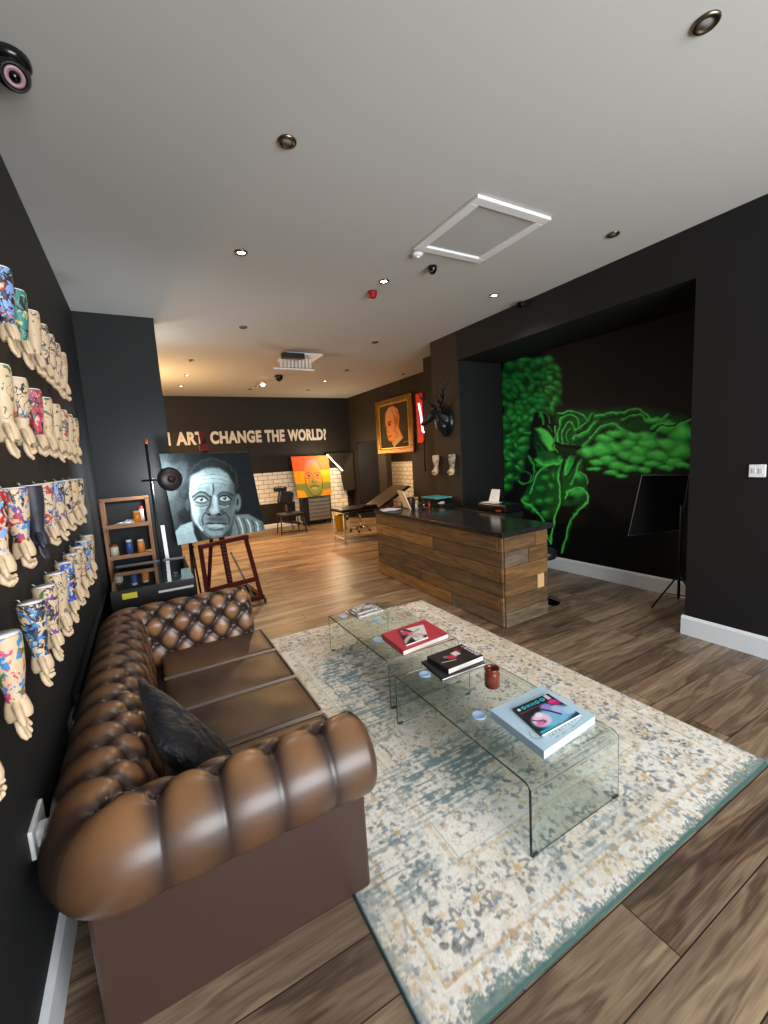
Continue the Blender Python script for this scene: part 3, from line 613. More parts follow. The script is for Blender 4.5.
# ------------------------------------------------------------------ chesterfield sofa
def leather(name, attr=None, base=(70,44,32)):
    m = mat(name, base, rough=.34, spec=.5, attr=attr, bump=(180,.16,.002), coat=.25); m.node_tree.nodes['Principled BSDF'].inputs['Coat Roughness'].default_value = .3
    return m
M_l = leather('aged_brown_leather', None, (60,42,36))
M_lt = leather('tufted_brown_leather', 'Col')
def sofa():
    root = empty('chesterfield_sofa', (.15,2.33,.012), 'brown leather chesterfield sofa with button tufted arms along the left wall', 'sofa')
    r=.140; zc=.535; CY0,CY1=1.332,3.298; CX=-.235; RC=.07; XE=.562
    A=XE-(CX+RC); arc=RC*PI/2; B=(CY1-RC)-(CY0+RC); LT=2*A+2*arc+B
    def path(s):   # centre line position, inward normal
        if s < A: return Vector((XE-s,CY0)), Vector((0,1))
        s-=A
        if s < arc:
            a=s/RC; c=Vector((CX+RC,CY0+RC)); d=Vector((-math.sin(a),-math.cos(a))); return c+d*RC, -d
        s-=arc
        if s < B: return Vector((CX,CY0+RC+s)), Vector((1,0))
        s-=B
        if s < arc:
            a=s/RC; c=Vector((CX+RC,CY1-RC)); d=Vector((-math.cos(a),math.sin(a))); return c+d*RC, -d
        s-=arc
        return Vector((CX+RC+s,CY1)), Vector((0,-1))
    nS=21; ds=LT/nS; SO=.030; tin=.235; th0=math.radians(-8)
    # profile by arc length t (n = inward offset, z)
    prof=[]
    N1=16; n0,z0=.165,.27; n1,z1=r*math.cos(th0),zc+r*math.sin(th0)
    for i in range(N1): k=i/N1; prof.append((n0+(n1-n0)*k, z0+(z1-z0)*k, 1.0, .08))
    th=th0; 
    for i in range(45):
        a=th0+(math.radians(248)-th0)*i/44; prof.append((r*math.cos(a), zc+r*math.sin(a), math.cos(a), math.sin(a)))
    ts=[0]
    for i in range(1,len(prof)): ts.append(ts[-1]+math.hypot(prof[i][0]-prof[i-1][0],prof[i][1]-prof[i-1][1]))
    tL=ts[N1]+r*math.radians(96); dt=.100
    def h(s,t):
        a=(s+SO)/ds; 
        if t<=tL:
            q=(t-tL)/(2*dt); v=(abs(math.sin(PI*(a+q)))*abs(math.sin(PI*(a-q))))**.42
            row=round((t-tL)/dt); best=9
            for rw in (row-1,row,row+1):
                if rw>0: continue
                o=.5*(rw%2); k=round(a-o)+o; d=math.hypot((a-k)*ds,t-tL-rw*dt); best=min(best,d)
            return v, best
        v=abs(math.sin(PI*a))**.55; d=math.hypot((a-round(a))*ds,t-tL); 
        w=math.exp(-max(0,t-tL)/.10)
        return v*(.35+.65*w)+(1-(.35+.65*w))*.8, d
    M=M_lt; M_btn=mat('leather_button',(48,30,22),.35,coat=.4)
    def seg(name,s0,s1,ns):
        XYZ=[];cols=[]
        caps=s0<0, s1>LT
        ss=np.linspace(max(s0,0),min(s1,LT),ns+1)
        rows=[]
        if caps[0]: rows+=[(0,k) for k in (0.0,.25,.45,.62,.76,.87,.95)]
        rows+=[(s,1) for s in ss]
        if caps[1]: rows+=[(LT,k) for k in (.95,.87,.76,.62,.45,.25,0.0)]
        for s,k in rows:
            p,n=path(s); out=Vector((1,0))*(.045*math.sqrt(max(0,1-k*k))) if k<1 else Vector((0,0))
            for (pn,pz,nn,nz),t in zip(prof,ts):
                v,d=h(s,t); amp=.022 if t>ts[3] else .024*t/ts[3]
                e=(v-.75)*amp-.020*math.exp(-(d/.020)**2)
                if k<1: 
                    cn,cz=.0,zc-.01
                    pn2=cn+(pn-cn)*k; pz2=cz+(pz-cz)*k; e*=k; nn2,nz2=nn,nz
                else: pn2,pz2,nn2,nz2=pn,pz,nn,nz
                q=p+n*(pn2+nn2*e)+out; XYZ.append((q.x,q.y,pz2+nz2*e))
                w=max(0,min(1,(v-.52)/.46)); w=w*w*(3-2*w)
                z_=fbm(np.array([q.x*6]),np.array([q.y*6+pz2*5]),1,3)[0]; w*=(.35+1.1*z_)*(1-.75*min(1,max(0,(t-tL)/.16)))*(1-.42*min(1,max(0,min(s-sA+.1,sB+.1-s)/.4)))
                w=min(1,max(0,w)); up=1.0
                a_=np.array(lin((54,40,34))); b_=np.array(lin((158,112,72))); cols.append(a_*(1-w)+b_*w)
        nu=len(prof)-1; nv=len(rows)-1
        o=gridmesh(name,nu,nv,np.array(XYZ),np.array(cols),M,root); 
        # make normals face outwards
        return o
    sA=A+arc/2; sB=A+arc+B+arc/2
    a1=seg('arm',-1,sA,110); bk=seg('backrest',sA,sB,190); a2=seg('arm',sB,LT+1,110)
    a1['label']='near tufted rolled arm'; a2['label']='far tufted rolled arm'
    bm_=None
    for rw in (0,-1,-2,-3,-4):
        o_=.5*(rw%2); t=tL+rw*dt
        if t<.03: continue
        i=max(j for j in range(len(ts)) if ts[j]<=t); i=min(i,len(ts)-2); f=(t-ts[i])/(ts[i+1]-ts[i])
        pr=[prof[i][q]*(1-f)+prof[i+1][q]*f for q in range(4)]
        k=o_ if o_ else 1
        while k*ds-SO<LT-.02:
            if k*ds-SO<.02: k+=1; continue
            sk=k*ds-SO; p,n=path(sk); e=-.030; q=p+n*(pr[0]+pr[2]*e); c=Vector((q.x,q.y,pr[1]+pr[3]*e))
            par=a1 if sk<sA else (bk if sk<sB else a2)
            if bm_ is None:
                bm_=MB().ell((0,0,0),(.010,.010,.010),n=10,m=6).build('button',M_btn,root); me=bm_.data; bpy.data.objects.remove(bm_)
            b=bpy.data.objects.new('button',me); C.objects.link(b); b.parent=par; b.location=c
            k+=1
    for par in (a1,bk,a2):
        off=ORG[par.name]-ORG[root.name]
        par.location=(0,0,0)
    # outer panels and rails
    MB().box((-.27,1.283,.012),(.563,1.47,.445)).build('side_panel',M_l,root,bevel=.012)
    MB().box((-.27,3.17,.012),(.556,3.343,.445)).build('side_panel',M_l,root,bevel=.012)
    MB().box((-.27,1.45,.012),(-.12,3.2,.44)).build('back_panel',M_l,root,bevel=.01)
    MB().box((-.15,1.45,.012),(.55,3.2,.235)).build('front_rail',M_l,root,bevel=.02)
    # cushions
    M_c=leather('worn_cushion_leather'); M_c.node_tree.nodes['Principled BSDF'].inputs['Roughness'].default_value=.48; M_c.node_tree.nodes['Principled BSDF'].inputs['Coat Weight'].default_value=.08; nt=M_c.node_tree; b=nt.nodes['Principled BSDF']; tc=nt.nodes.new('ShaderNodeTexCoord'); n=nt.nodes.new('ShaderNodeTexNoise'); n.inputs['Scale'].default_value=3.2; n.inputs['Detail'].default_value=5
    nt.links.new(tc.outputs['Object'],n.inputs['Vector']); rr=nt.nodes.new('ShaderNodeValToRGB'); rr.color_ramp.elements[0].position=.38; rr.color_ramp.elements[0].color=(*lin((64,46,34)),1); rr.color_ramp.elements[1].position=.66; rr.color_ramp.elements[1].color=(*lin((100,72,46)),1)
    nt.links.new(n.outputs['Fac'],rr.inputs['Fac']); nt.links.new(rr.outputs['Color'],b.inputs['Base Color'])
    M_p=mat('worn_piping_leather',(148,136,126),.45)
    y0=1.47; W=.427
    for k in range(4):
        a=y0+k*W+.004; bb=y0+(k+1)*W-.004; nx=26; ny=20
        vs=[];fs=[]
        x0_,x1_=-.03,.643
        for sgn in (1,-1):
            for j in range(ny+1):
                for i in range(nx+1):
                    u=i/nx; v=j/ny; cu=(1-(2*u-1)**8)*(1-(2*v-1)**8)
                    puff=.012*(1-(2*u-1)**2)*(1-(2*v-1)**2)+ .014*max(0,cu)**.5
                    wr=.003*math.sin(9*v+5*u+k)*math.sin(7*u+2*k)*cu
                    z=.37-.014+puff+wr-.006 if sgn>0 else .24
                    e=0 if sgn>0 else 0
                    vs.append((x0_+(x1_-x0_)*u+0, a+(bb-a)*v, z))
        NN=(nx+1)*(ny+1)
        for j in range(ny):
            for i in range(nx):
                q=j*(nx+1)+i; fs.append((q,q+1,q+nx+2,q+nx+1)); fs.append((NN+q,NN+q+nx+1,NN+q+nx+2,NN+q+1))
        for i in range(nx):
            fs.append((i,NN+i,NN+i+1,i+1)); q=ny*(nx+1)+i; fs.append((q,q+1,NN+q+1,NN+q))
        for j in range(ny):
            q=j*(nx+1); fs.append((q,q+nx+1,NN+q+nx+1,NN+q)); q=q+nx; fs.append((q,NN+q,NN+q+nx+1,q+nx+1))
        c=MB().add(vs,fs,True).build('seat_cushion',M_c,root,bevel=.012,seg=3)
        zt=.359
        p=MB().tube([(x0_,a+.004,zt),(x1_-.015,a+.004,zt),(x1_-.004,a+.015,zt),(x1_-.004,bb-.015,zt),(x1_-.015,bb-.004,zt),(x0_,bb-.004,zt)],.0058,8).build('piping',M_p,root)
        p.parent=c
sofa()
# black crushed velvet cushion
def pillow():
    A=Vector((-.12,1.95,.755)); B=Vector((.17,1.75,.415)); E=B+Vector((.07,-.45,-.155))*.74; 
    u=(A-B); v=(E-B); nrm=u.cross(v).normalized(); 
    vs=[];fs=[];N=26; cen=B+u/2+v/2
    for sg in (1,-1):
        for j in range(N+1):
            for i in range(N+1):
                a=2*i/N-1; b=2*j/N-1; pinch=1-.07*(1-a*a)*b*b*1.0; 
                a2=a*(1-.08*(1-b*b)) ; b2=b*(1-.08*(1-a*a)); 
                th=.062*max(0,(1-a**4))**.6*max(0,(1-b**4))**.6
                vs.append(cen+u/2*a2+v/2*b2+nrm*sg*(th+.001)+nrm*(.004*math.sin(9*a+3*b)*math.cos(7*b)*(1-a*a)*(1-b*b))*sg)
    NN=(N+1)**2
    for j in range(N):
        for i in range(N):
            q=j*(N+1)+i; fs+=[(q,q+1,q+N+2,q+N+1),(NN+q,NN+q+N+1,NN+q+N+2,NN+q+1)]
    for i in range(N):
        q=N*(N+1)+i; fs+=[(i,NN+i,NN+i+1,i+1),(q,q+1,NN+q+1,NN+q)]; q=i*(N+1); fs+=[(q,q+N+1,NN+q+N+1,NN+q),(q+N,NN+q+N,NN+q+2*N+1,q+2*N+1)]
    m=mat('black_crushed_velvet',(7,8,11),.5,spec=.4,noise=(14,.25,(15,17,25)),bump=(22,.9,.02))
    m.node_tree.nodes['Principled BSDF'].inputs['Sheen Weight'].default_value=.1
    r=empty('throw_cushion',(cen.x,cen.y,.37),'black crushed velvet cushion leaning in the near corner of the sofa','cushion')
    MB().add(vs,fs,True).build('cover',m,r)
    MB().tube([B+u*t*.98+nrm*.0 for t in [i/10 for i in range(11)]],.003,6).build('seam',mat('black_thread',(20,20,26),.5),r)
pillow()
# ------------------------------------------------------------------ tattooed practice arms
def arm_mesh(kind):
    m=MB(); T=m.tube
    T([(0,0,0),(0,0,-.004),(0,0,-.05),(.002,0,-.10),(.003,0,-.15),(.003,0,-.185)],[.050,.051,.050,.043,.031,.026],24)
    V=Vector
    T([(.003,0,-.170),(.004,-.002,-.195),(.006,-.004,-.222),(.008,-.006,-.240)],[.027,.037,.042,.037],16,ry=.72)
    def fing(root,d,ls,r,curl,ax):
        p=V(root); pts=[p]; d=V(d).normalized()
        for i,l in enumerate(ls):
            p=p+d*l; pts.append(p.copy()); d=(Matrix.Rotation(curl[i],3,ax)@d)
        n=len(pts); T(pts,[r*1.05,r,r*.93,r*.7][:n],10)
        m.ell(pts[-1],(r*.72,r*.72,r*.72),n=8,m=6)
    A=V((0,1,0))   # curl towards +x
    ys=[-.031,-.011,.010,.030]; L=[(.027,.019,.012),(.030,.021,.013),(.028,.020,.012),(.022,.015,.011)]
    for i,(y,l) in enumerate(zip(ys,L)):
        if kind==0: c=(-.25-.05*i,-.35,-.25)
        elif kind==1: c=(-1.0,-1.1,-.6)
        else: c=(-.3 if i<2 else -1.0,-.4 if i<2 else -1.0,-.3)
        ry=Vector((.10,(y)*3.2,-1))
        fing((.006,y-.004,-.232),ry,l,.0112-.001*(i==3),c,A)
    fing((.006,-.024,-.192),(.45,-1.0,-.75),(.030,.022,.014),.0125,(.25,.25,0),V((1,0,0)))
    return remeshed(m,.0034,3)
ARM=[arm_mesh(k) for k in range(3)]
for k,a in enumerate(ARM): a.name='forearm_shape'
def tattoo_mat(seed, inks, cover=.5, skin=(206,180,146), scale=16, hand=True):
    m=bpy.data.materials.new('tattooed_skin'); m.use_nodes=True; nt=m.node_tree; b=nt.nodes['Principled BSDF']; Lk=nt.links.new; N=nt.nodes.new
    b.inputs['Roughness'].default_value=.5; b.inputs['Subsurface Weight'].default_value=0
    tc=N('ShaderNodeTexCoord'); mp=N('ShaderNodeMapping'); mp.inputs['Location'].default_value=(seed*3.1,seed*1.7,seed*2.3); Lk(tc.outputs['Object'],mp.inputs['Vector'])
    sp=N('ShaderNodeSeparateXYZ'); Lk(tc.outputs['Object'],sp.inputs[0])
    def noise(sc,off,d=3):
        n=N('ShaderNodeTexNoise'); n.noise_dimensions='4D'; n.inputs['W'].default_value=seed+off; n.inputs['Scale'].default_value=sc; n.inputs['Detail'].default_value=d; n.inputs['Distortion'].default_value=.8; Lk(mp.outputs['Vector'],n.inputs['Vector']); return n.outputs['Fac']
    def math_(op,a,b_=None):
        q=N('ShaderNodeMath'); q.operation=op; q.use_clamp=False
        for i,v in enumerate((a,b_)):
            if v is None: continue
            if isinstance(v,(int,float)): q.inputs[i].default_value=v
            else: Lk(v,q.inputs[i])
        return q.outputs[0]
    cur=None
    def mix(fac,a,col):
        q=N('ShaderNodeMix'); q.data_type='RGBA'; Lk(fac,q.inputs[0])
        if isinstance(a,tuple): q.inputs[6].default_value=(*lin(a),1)
        else: Lk(a,q.inputs[6])
        q.inputs[7].default_value=(*lin(col),1); return q.outputs[2]
    zone=math_('GREATER_THAN',sp.outputs['Z'],-.185 if hand else -.5)
    col=skin
    for i,ink in enumerate(inks):
        n=noise(scale*(1.5+.4*i),i*5.3); th=.66-.115*cover
        f=math_('MULTIPLY',math_('GREATER_THAN',n,th),zone); col=mix(f,col,ink)
    ln=math_('LESS_THAN',math_('ABSOLUTE',math_('SUBTRACT',noise(scale*1.1,50,4),.5)),.012+.012*cover)
    near=math_('GREATER_THAN',noise(scale*.5,60,1),.56-.14*cover)
    col=mix(math_('MULTIPLY',math_('MULTIPLY',ln,near),zone),col,(46,42,50))
    Lk(col,b.inputs['Base Color'])
    return m
M_cap=mat('arm_cut_white',(226,228,228),.6); M_hook=mat('steel_hook',(170,168,160),.3,metal=1)
NAVY=(28,32,48);RED=(178,40,44);TEAL=(58,128,120);GRN=(80,120,70);BLU=(60,130,190);PUR=(110,60,140);ORG_=(214,120,60);GRY=(120,112,110);PNK=(196,70,110);YEL=(226,180,70);LBL=(120,160,210)
def T(s,i,c=.5,*a,**k): return tattoo_mat(s,i,c,*a,**k)
rows={
 1:(2.315,[(2.0,T(1,[RED,NAVY,LBL],1.5),'blue and red inked',0),(2.215,T(2,[YEL,(120,180,160),TEAL],1.7),'teal landscape inked',0),(2.465,T(3,[GRY],.2),'nearly bare pale',1),(2.665,T(4,[GRY,NAVY],.6),'grey line inked',1),(2.84,T(5,[GRY,(90,84,84)],.6),'grey shaded',1),(3.02,T(6,[GRY,PUR],.8),'grey and violet inked',2),(3.235,T(7,[GRY],.3),'lightly inked',1)]),
 2:(1.94,[(1.745,T(8,[NAVY,GRN],.4),'black lettered',0),(1.965,T(9,[ORG_,BLU],.5),'orange and blue inked',2),(2.205,T(10,[GRY,PNK,RED],1.3),'grey and crimson inked',1),(2.435,T(11,[GRN,ORG_],.4),'green leaf inked',1),(2.665,T(12,[GRY],.1),'almost plain',2),(2.89,T(13,[RED,GRY],.7),'red and grey inked',1),(3.10,T(14,[GRY],.6),'grey inked',0),(3.33,T(15,[RED,GRY],.6),'red speckled',0)]),
 3:(1.567,[(1.45,T(16,[ORG_,LBL,RED],1.0),'orange and blue floral',1),(1.69,T(17,[PUR,RED,BLU],.6),'purple flower inked',1),(1.92,T(18,[NAVY,(30,34,44),(44,46,60)],2.6,(30,32,40),hand=False),'solid blackout inked',0),(2.15,T(19,[RED,BLU],.5),'red and blue swallow inked',1),(2.39,T(20,[PUR,LBL,GRY],.9),'violet and blue inked',2),(2.63,T(21,[GRY,NAVY],.9),'grey and navy inked',1),(2.88,T(22,[GRY,YEL],.7),'grey and ochre inked',1),(3.13,T(23,[GRY,NAVY],.7),'black patterned',0)]),
 4:(1.21,[(1.10,T(24,[GRN,PNK],.4),'rose stem inked',1),(1.37,T(25,[GRN,BLU,PNK],.6),'green and pink floral',0),(1.675,T(26,[NAVY,(60,66,84),BLU],.9),'dark grey portrait inked',2),(1.885,T(27,[GRN,PUR],.6),'green vine inked',0),(2.10,T(28,[GRY],.2),'pale lightly inked',1),(2.33,T(29,[BLU,(60,80,200)],1.1),'bright blue inked',0),(2.55,T(30,[NAVY,GRY],.6),'black script inked',1),(2.765,T(31,[ORG_,NAVY],.6),'orange flower inked',0),(2.985,T(32,[(40,110,190),LBL],1.3),'deep blue inked',1),(3.22,T(33,[GRY,GRN],.5),'grey and green inked',0)])}
ordn=['first','second','third','fourth','fifth','sixth','seventh','eighth','ninth','tenth']
rown={1:'top row',2:'second row',3:'third row',4:'bottom row'}
SC={1:1.0,2:.95,3:.90,4:.94}
proto=None
for rw,(z,L) in rows.items():
    for i,(y,mt,desc,k) in enumerate(L):
        lab='%s practice arm, %s from left in the wall\'s %s'%(desc,ordn[i],rown[rw])
        r=empty('practice_arm',(XL+.058,y,z),lab,'practice arm','tattooed practice arms on the left wall',rz=rnd.uniform(-.5,.3))
        r.scale=(.72,.72,SC[rw])
        o=meshobj('forearm',ARM[k],mt,r); o.location=(0,0,0)
        if proto is None:
            cp=MB().lathe([(.001,.0005),(.044,.0005),(.047,.0035),(.001,.003)],n=24)
            ob=MB(); ob.v=cp.v; ob.f=cp.f; ob.sm=cp.sm
            ORG['_z']=Vector((0,0,0)); ORG[r.name]=Vector((0,0,0))
            a=cp.build('end_cap',M_cap,r); 
            b=MB().tube([(-.056,0,.014),(-.040,0,.014),(-.034,0,.006),(-.034,0,.000)],.0022,6).build('hook',M_hook,r); proto=(a,b)
        else:
            for q in proto:
                c=q.copy(); C.objects.link(c); c.parent=r
# two arms on the right wall by the counter
for y,mt,lab in ((4.99,T(40,[GRY],.5),'pale practice arm hanging on the right wall, nearer the deer'),(4.625,T(41,[GRN,GRY],.6),'green inked practice arm hanging beside the mural recess edge')):
    r=empty('practice_arm',(XR-.05,y,1.55),lab,'practice arm','practice arms on the right wall'); r.rotation_euler=(0,0,PI)
    o=meshobj('forearm',ARM[1],mt,r); o.location=(0,0,0); ORG[r.name]=Vector((0,0,0))
    for q in proto:
        c=q.copy(); C.objects.link(c); c.parent=r
# ------------------------------------------------------------------ reception counter
CA,CB,CC,CD=(2.648,2.69),(3.237,2.715),(3.275,5.09),(2.695,5.085)
def cp(s,t,z,off=(0,0)):   # s across (0 front..1 back), t along
    x=(CA[0]*(1-s)+CB[0]*s)*(1-t)+(CD[0]*(1-s)+CC[0]*s)*t; y=(CA[1]*(1-s)+CB[1]*s)*(1-t)+(CD[1]*(1-s)+CC[1]*s)*t
    return (x+off[0],y+off[1],z)
def plank_mat(i,base,alt,horiz):
    nm='reclaimed_plank_%d'%i
    if nm in MATS: return MATS[nm]
    m=mat(nm,base,rough=.6,spec=.3); nt=m.node_tree; b=nt.nodes['Principled BSDF']
    tc=nt.nodes.new('ShaderNodeTexCoord'); mp=nt.nodes.new('ShaderNodeMapping'); mp.inputs['Scale'].default_value=(1.5,1.5,11); mp.inputs['Location'].default_value=(i*3.3,i*1.1,i*2.7)
    nt.links.new(tc.outputs['Object'],mp.inputs['Vector']); n=nt.nodes.new('ShaderNodeTexNoise'); n.inputs['Scale'].default_value=2.2; n.inputs['Detail'].default_value=7; n.inputs['Distortion'].default_value=.7
    nt.links.new(mp.outputs['Vector'],n.inputs['Vector']); r=nt.nodes.new('ShaderNodeValToRGB'); r.color_ramp.elements[0].position=.33; r.color_ramp.elements[1].position=.68
    r.color_ramp.elements[0].color=(*lin(alt),1); r.color_ramp.elements[1].color=(*lin(base),1)
    nt.links.new(n.outputs['Fac'],r.inputs['Fac']); nt.links.new(r.outputs['Color'],b.inputs['Base Color'])
    bp=nt.nodes.new('ShaderNodeBump'); bp.inputs['Strength'].default_value=.5; bp.inputs['Distance'].default_value=.004; nt.links.new(n.outputs['Fac'],bp.inputs['Height']); nt.links.new(bp.outputs['Normal'],b.inputs['Normal'])
    return m
root=empty('reception_counter',(2.95,3.9,0),'reclaimed wood plank reception counter with a polished black top','counter')
PM=[plank_mat(0,(140,104,64),(96,68,40),0),plank_mat(1,(120,90,56),(80,60,38),0),plank_mat(2,(108,84,58),(70,54,38),0),plank_mat(3,(154,114,68),(108,78,44),0),plank_mat(4,(122,104,84),(80,68,56),0)]
MB().hexa([cp(.03,.005,0),cp(.97,.005,0),cp(.97,.995,0),cp(.03,.995,0),cp(.03,.005,.82),cp(.97,.005,.82),cp(.97,.995,.82),cp(.03,.995,.82)]).build('carcass',mat('dark_carcass',(40,32,26),.7),root)
splits=[[.02,],[.0,.445],[.02,.71],[.0],[.02,.55],[0,.32]]
zt=.825; hh=.825/6
for i,sp_ in enumerate(splits):
    z1=zt-i*hh; z0=z1-hh+.006; e=sp_+[1.0]
    if sp_[0]==.02: e=[0]+e
    for j in range(len(e)-1):
        a,b=e[j]+.0018,e[j+1]-.0018; d=.007*((i*3+j*5)%3)
        MB().hexa([cp(-.0-d,a,z0),cp(.05,a,z0),cp(.05,b,z0),cp(-.0-d,b,z0),cp(-d,a,z1),cp(.05,a,z1),cp(.05,b,z1),cp(-d,b,z1)]).build('plank',PM[4 if (i==5 and j==0) or (i==3) and j==0 and False else (i*2+j)%4],root,bevel=.002)
for i in range(6):
    z1=zt-i*hh; z0=z1-hh+.003; e={0:[.03,.72,1],1:[.03,.55,1],2:[.03,1],3:[.03,.76,.92,1],4:[.03,1],5:[.03,1]}[i]
    for j in range(len(e)-1):
        a,b=e[j]+.003,e[j+1]-.003; d=.0015*((i+j)%3)
        mm=PM[4] if i==5 else (mat('pale_patch_wood',(206,166,120),.6) if (i==3 and j==1) else PM[(i+j*2+1)%3 if not(i==1 and j==0) else 4])
        MB().hexa([cp(a,-.004-d,z0),cp(b,-.004-d,z0),cp(b,.012,z0),cp(a,.012,z0),cp(a,-.004-d,z1),cp(b,-.004-d,z1),cp(b,.012,z1),cp(a,.012,z1)]).build('end_plank',mm,root,bevel=.002)
P_=[(-.03,-.012),(1.13,-.012),(1.13,1.008),(-.03,1.008)]
MB().hexa([cp(s,t,.828) for s,t in P_]+[cp(s,t,.872) for s,t in P_]).build('countertop',mat('black_polished_worktop',(30,31,30),.16,spec=.6,noise=(40,.3,(42,43,42))),root,bevel=.003)
# back desk behind the counter
r=empty('back_desk',(3.65,4.0,0),'black desk behind the counter carrying the printer','desk')
M_blk=mat('black_satin',(20,20,21),.4)
MB().box((3.50,3.50,.80),(3.80,4.46,.855)).build('desk_top',M_blk,r,bevel=.004)
for x in (3.52,3.74):
    for y in (3.52,4.38): MB().box((x,y,0),(x+.05,y+.05,.80)).build('leg',M_blk,r)
r=empty('side_cabinet',(3.53,4.76,0),'low black cabinet against right wall past the counter end','cabinet')
MB().box((3.38,4.53,0),(3.70,5.06,.90)).build('body',M_blk,r,bevel=.004)
MB().box((3.368,4.55,.05),(3.378,4.79,.86)).build('door',M_blk,r); MB().box((3.368,4.80,.05),(3.378,5.04,.86)).build('door',M_blk,r)
# printer
r=empty('printer',(3.67,3.75,.856),'black inkjet printer with white paper standing in its feed','printer')
pb=mat('printer_black',(16,16,17),.25)
MB().box((3.54,3.53,.857),(3.79,3.99,.955)).build('body',pb,r,bevel=.015,seg=3)
MB().hexa([(3.73,3.78,.95),(3.75,3.78,.95),(3.75,3.99,.95),(3.73,3.99,.95),(3.78,3.79,1.02),(3.80,3.79,1.02),(3.80,3.98,1.02),(3.78,3.98,1.02)]).build('paper_support',pb,r)
pw=mat('white_paper',(232,232,228),.8)
MB().hexa([(3.70,3.80,.957),(3.705,3.80,.957),(3.705,3.97,.957),(3.70,3.97,.957),(3.765,3.84,1.10),(3.77,3.84,1.10),(3.77,3.98,1.10),(3.765,3.98,1.10)]).build('paper_stack',pw,r)
MB().box((3.56,3.74,.9555),(3.70,3.96,.958)).build('paper_sheet',pw,r)
MB().box((3.532,3.60,.872),(3.54,3.68,.888)).build('display',mat('orange_led_panel',(180,60,30),.4),r)
# things on the counter's far end and the side cabinet
ct=.8725
r=empty('paper_sheaf',(2.78,4.92,ct),'loose white paper sheaf at the far corner of the counter','paper')
for k in range(4):
    MB().cbox((0,0,0),(.16,.22,.004),Matrix.Translation((2.77+.01*k,4.90-.02*k,ct+.003+.0045*k))@Matrix.Rotation(.2*k-.3,4,'Z')).build('sheet',mat('pale_paper',(208,216,224),.7),r)
r=empty('sign_holder',(3.0,4.85,ct),'tall white leaning sign board standing on counter far end','sign')
MB().hexa([(3.02,4.72,ct),(3.04,4.72,ct),(3.10,4.98,ct),(3.08,4.98,ct),(2.96,4.80,ct+.24),(2.98,4.80,ct+.24),(3.02,5.00,ct+.24),(3.00,5.00,ct+.24)]).build('board',mat('cream_card',(224,204,176),.6),r)
MB().box((3.0,4.78,ct),(3.14,4.96,ct+.006)).build('foot',M_blk,r)
r=empty('figurine',(3.13,4.72,ct),'small gilt skeleton figurine standing on counter','figurine')
gm=mat('aged_brass',(176,140,84),.4,metal=.5)
MB().lathe([(.001,0),(.03,0),(.03,.01),(.012,.02),(.015,.06),(.02,.09),(.012,.115),(.001,.118)],(3.13,4.72,ct)).build('torso',gm,r)
MB().ell((3.13,4.72,ct+.135),(.018,.02,.022)).build('skull',gm,r)
for s in (-1,1): MB().tube([(3.13,4.72+.018*s,ct+.10),(3.13,4.72+.035*s,ct+.07),(3.12,4.72+.025*s,ct+.04)],.004,8).build('arm',gm,r)
for (x,y,h,rr,c,l) in ((3.10,4.52,.07,.02,(60,44,36),'squat dark pot at the counter middle back'),(3.18,4.95,.16,.02,(120,96,60),'tall amber bottle behind the sign board'),(3.05,4.62,.10,.016,(190,184,172),'pale spray bottle left of the gilt figurine'),(3.20,4.86,.13,.018,(70,40,30),'brown glass bottle behind the gilt figurine'),(3.24,4.60,.09,.014,(190,60,50),'small red capped bottle right of the gilt figurine'),(3.28,4.95,.12,.017,(40,40,44),'dark bottle at the rear far end of the counter')):
    q=empty('bottle',(x,y,ct),l,'bottle','small bottles on the counter')
    MB().lathe([(.001,0),(rr,0),(rr,h*.62),(rr*.45,h*.78),(rr*.45,h*.86)],(x,y,ct)).build('body',mat('bottle_%d_%d'%(c[0],c[2]),c,.25),q)
    MB().lathe([(rr*.55,h*.86),(rr*.55,h),(.001,h)],(x,y,ct)).build('cap',mat('bottle_cap',(220,216,206),.4) if c[0]!=190 or c[1]>100 else mat('cap_red',(170,40,40),.4),q)
r=empty('display_box',(3.15,5.0,ct),'dark open box of small items at the counter far end','box')
MB().box((3.10,4.98,ct),(3.30,5.08,ct+.11)).build('body',mat('dark_brown_box',(54,38,28),.6),r,bevel=.003)
MB().box((3.09,4.975,ct+.11),(3.31,5.085,ct+.12)).build('lid',M_blk,r)
r=empty('storage_tub',(3.54,4.80,.902),'black storage tub with a turquoise lid on the side cabinet','tub')
MB().hexa([(3.44,4.70,.902),(3.62,4.70,.902),(3.62,4.98,.902),(3.44,4.98,.902),(3.42,4.67,.965),(3.66,4.67,.965),(3.66,5.0,.965),(3.42,5.0,.965)]).build('body',M_blk,r,bevel=.006)
MB().box((3.40,4.65,.966),(3.67,5.01,.985)).build('lid',mat('turquoise_plastic',(70,168,176),.4),r,bevel=.006)
r=empty('gloves',(3.45,4.60,.901),'crumpled pale gloves lying in front of the turquoise tub','gloves')
MB().ell((3.44,4.60,.915),(.05,.045,.013)).ell((3.47,4.62,.922),(.035,.03,.014)).build('glove',mat('latex_cream',(214,206,180),.6,bump=(40,1,.02)),r)
# stool behind the counter
r=empty('rolling_stool',(3.46,2.93,0),'black rolling stool with chrome base behind the counter right end','stool')
chm=mat('chrome',(200,200,200),.12,metal=1)
MB().lathe([(.001,.46),(.12,.46),(.14,.48),(.14,.53),(.12,.555),(.001,.56)],(3.46,2.95,0)).build('seat',M_blk,r)
MB().tube([(3.46,2.95,.05),(3.46,2.95,.46)],.022,14).build('column',chm,r)
MB().lathe([(.001,.0),(.17,.0),(.17,.012),(.06,.035),(.025,.06),(.001,.06)],(3.46,2.95,0)).build('base',mat('dark_chrome_base',(70,72,66),.2,metal=1),r)
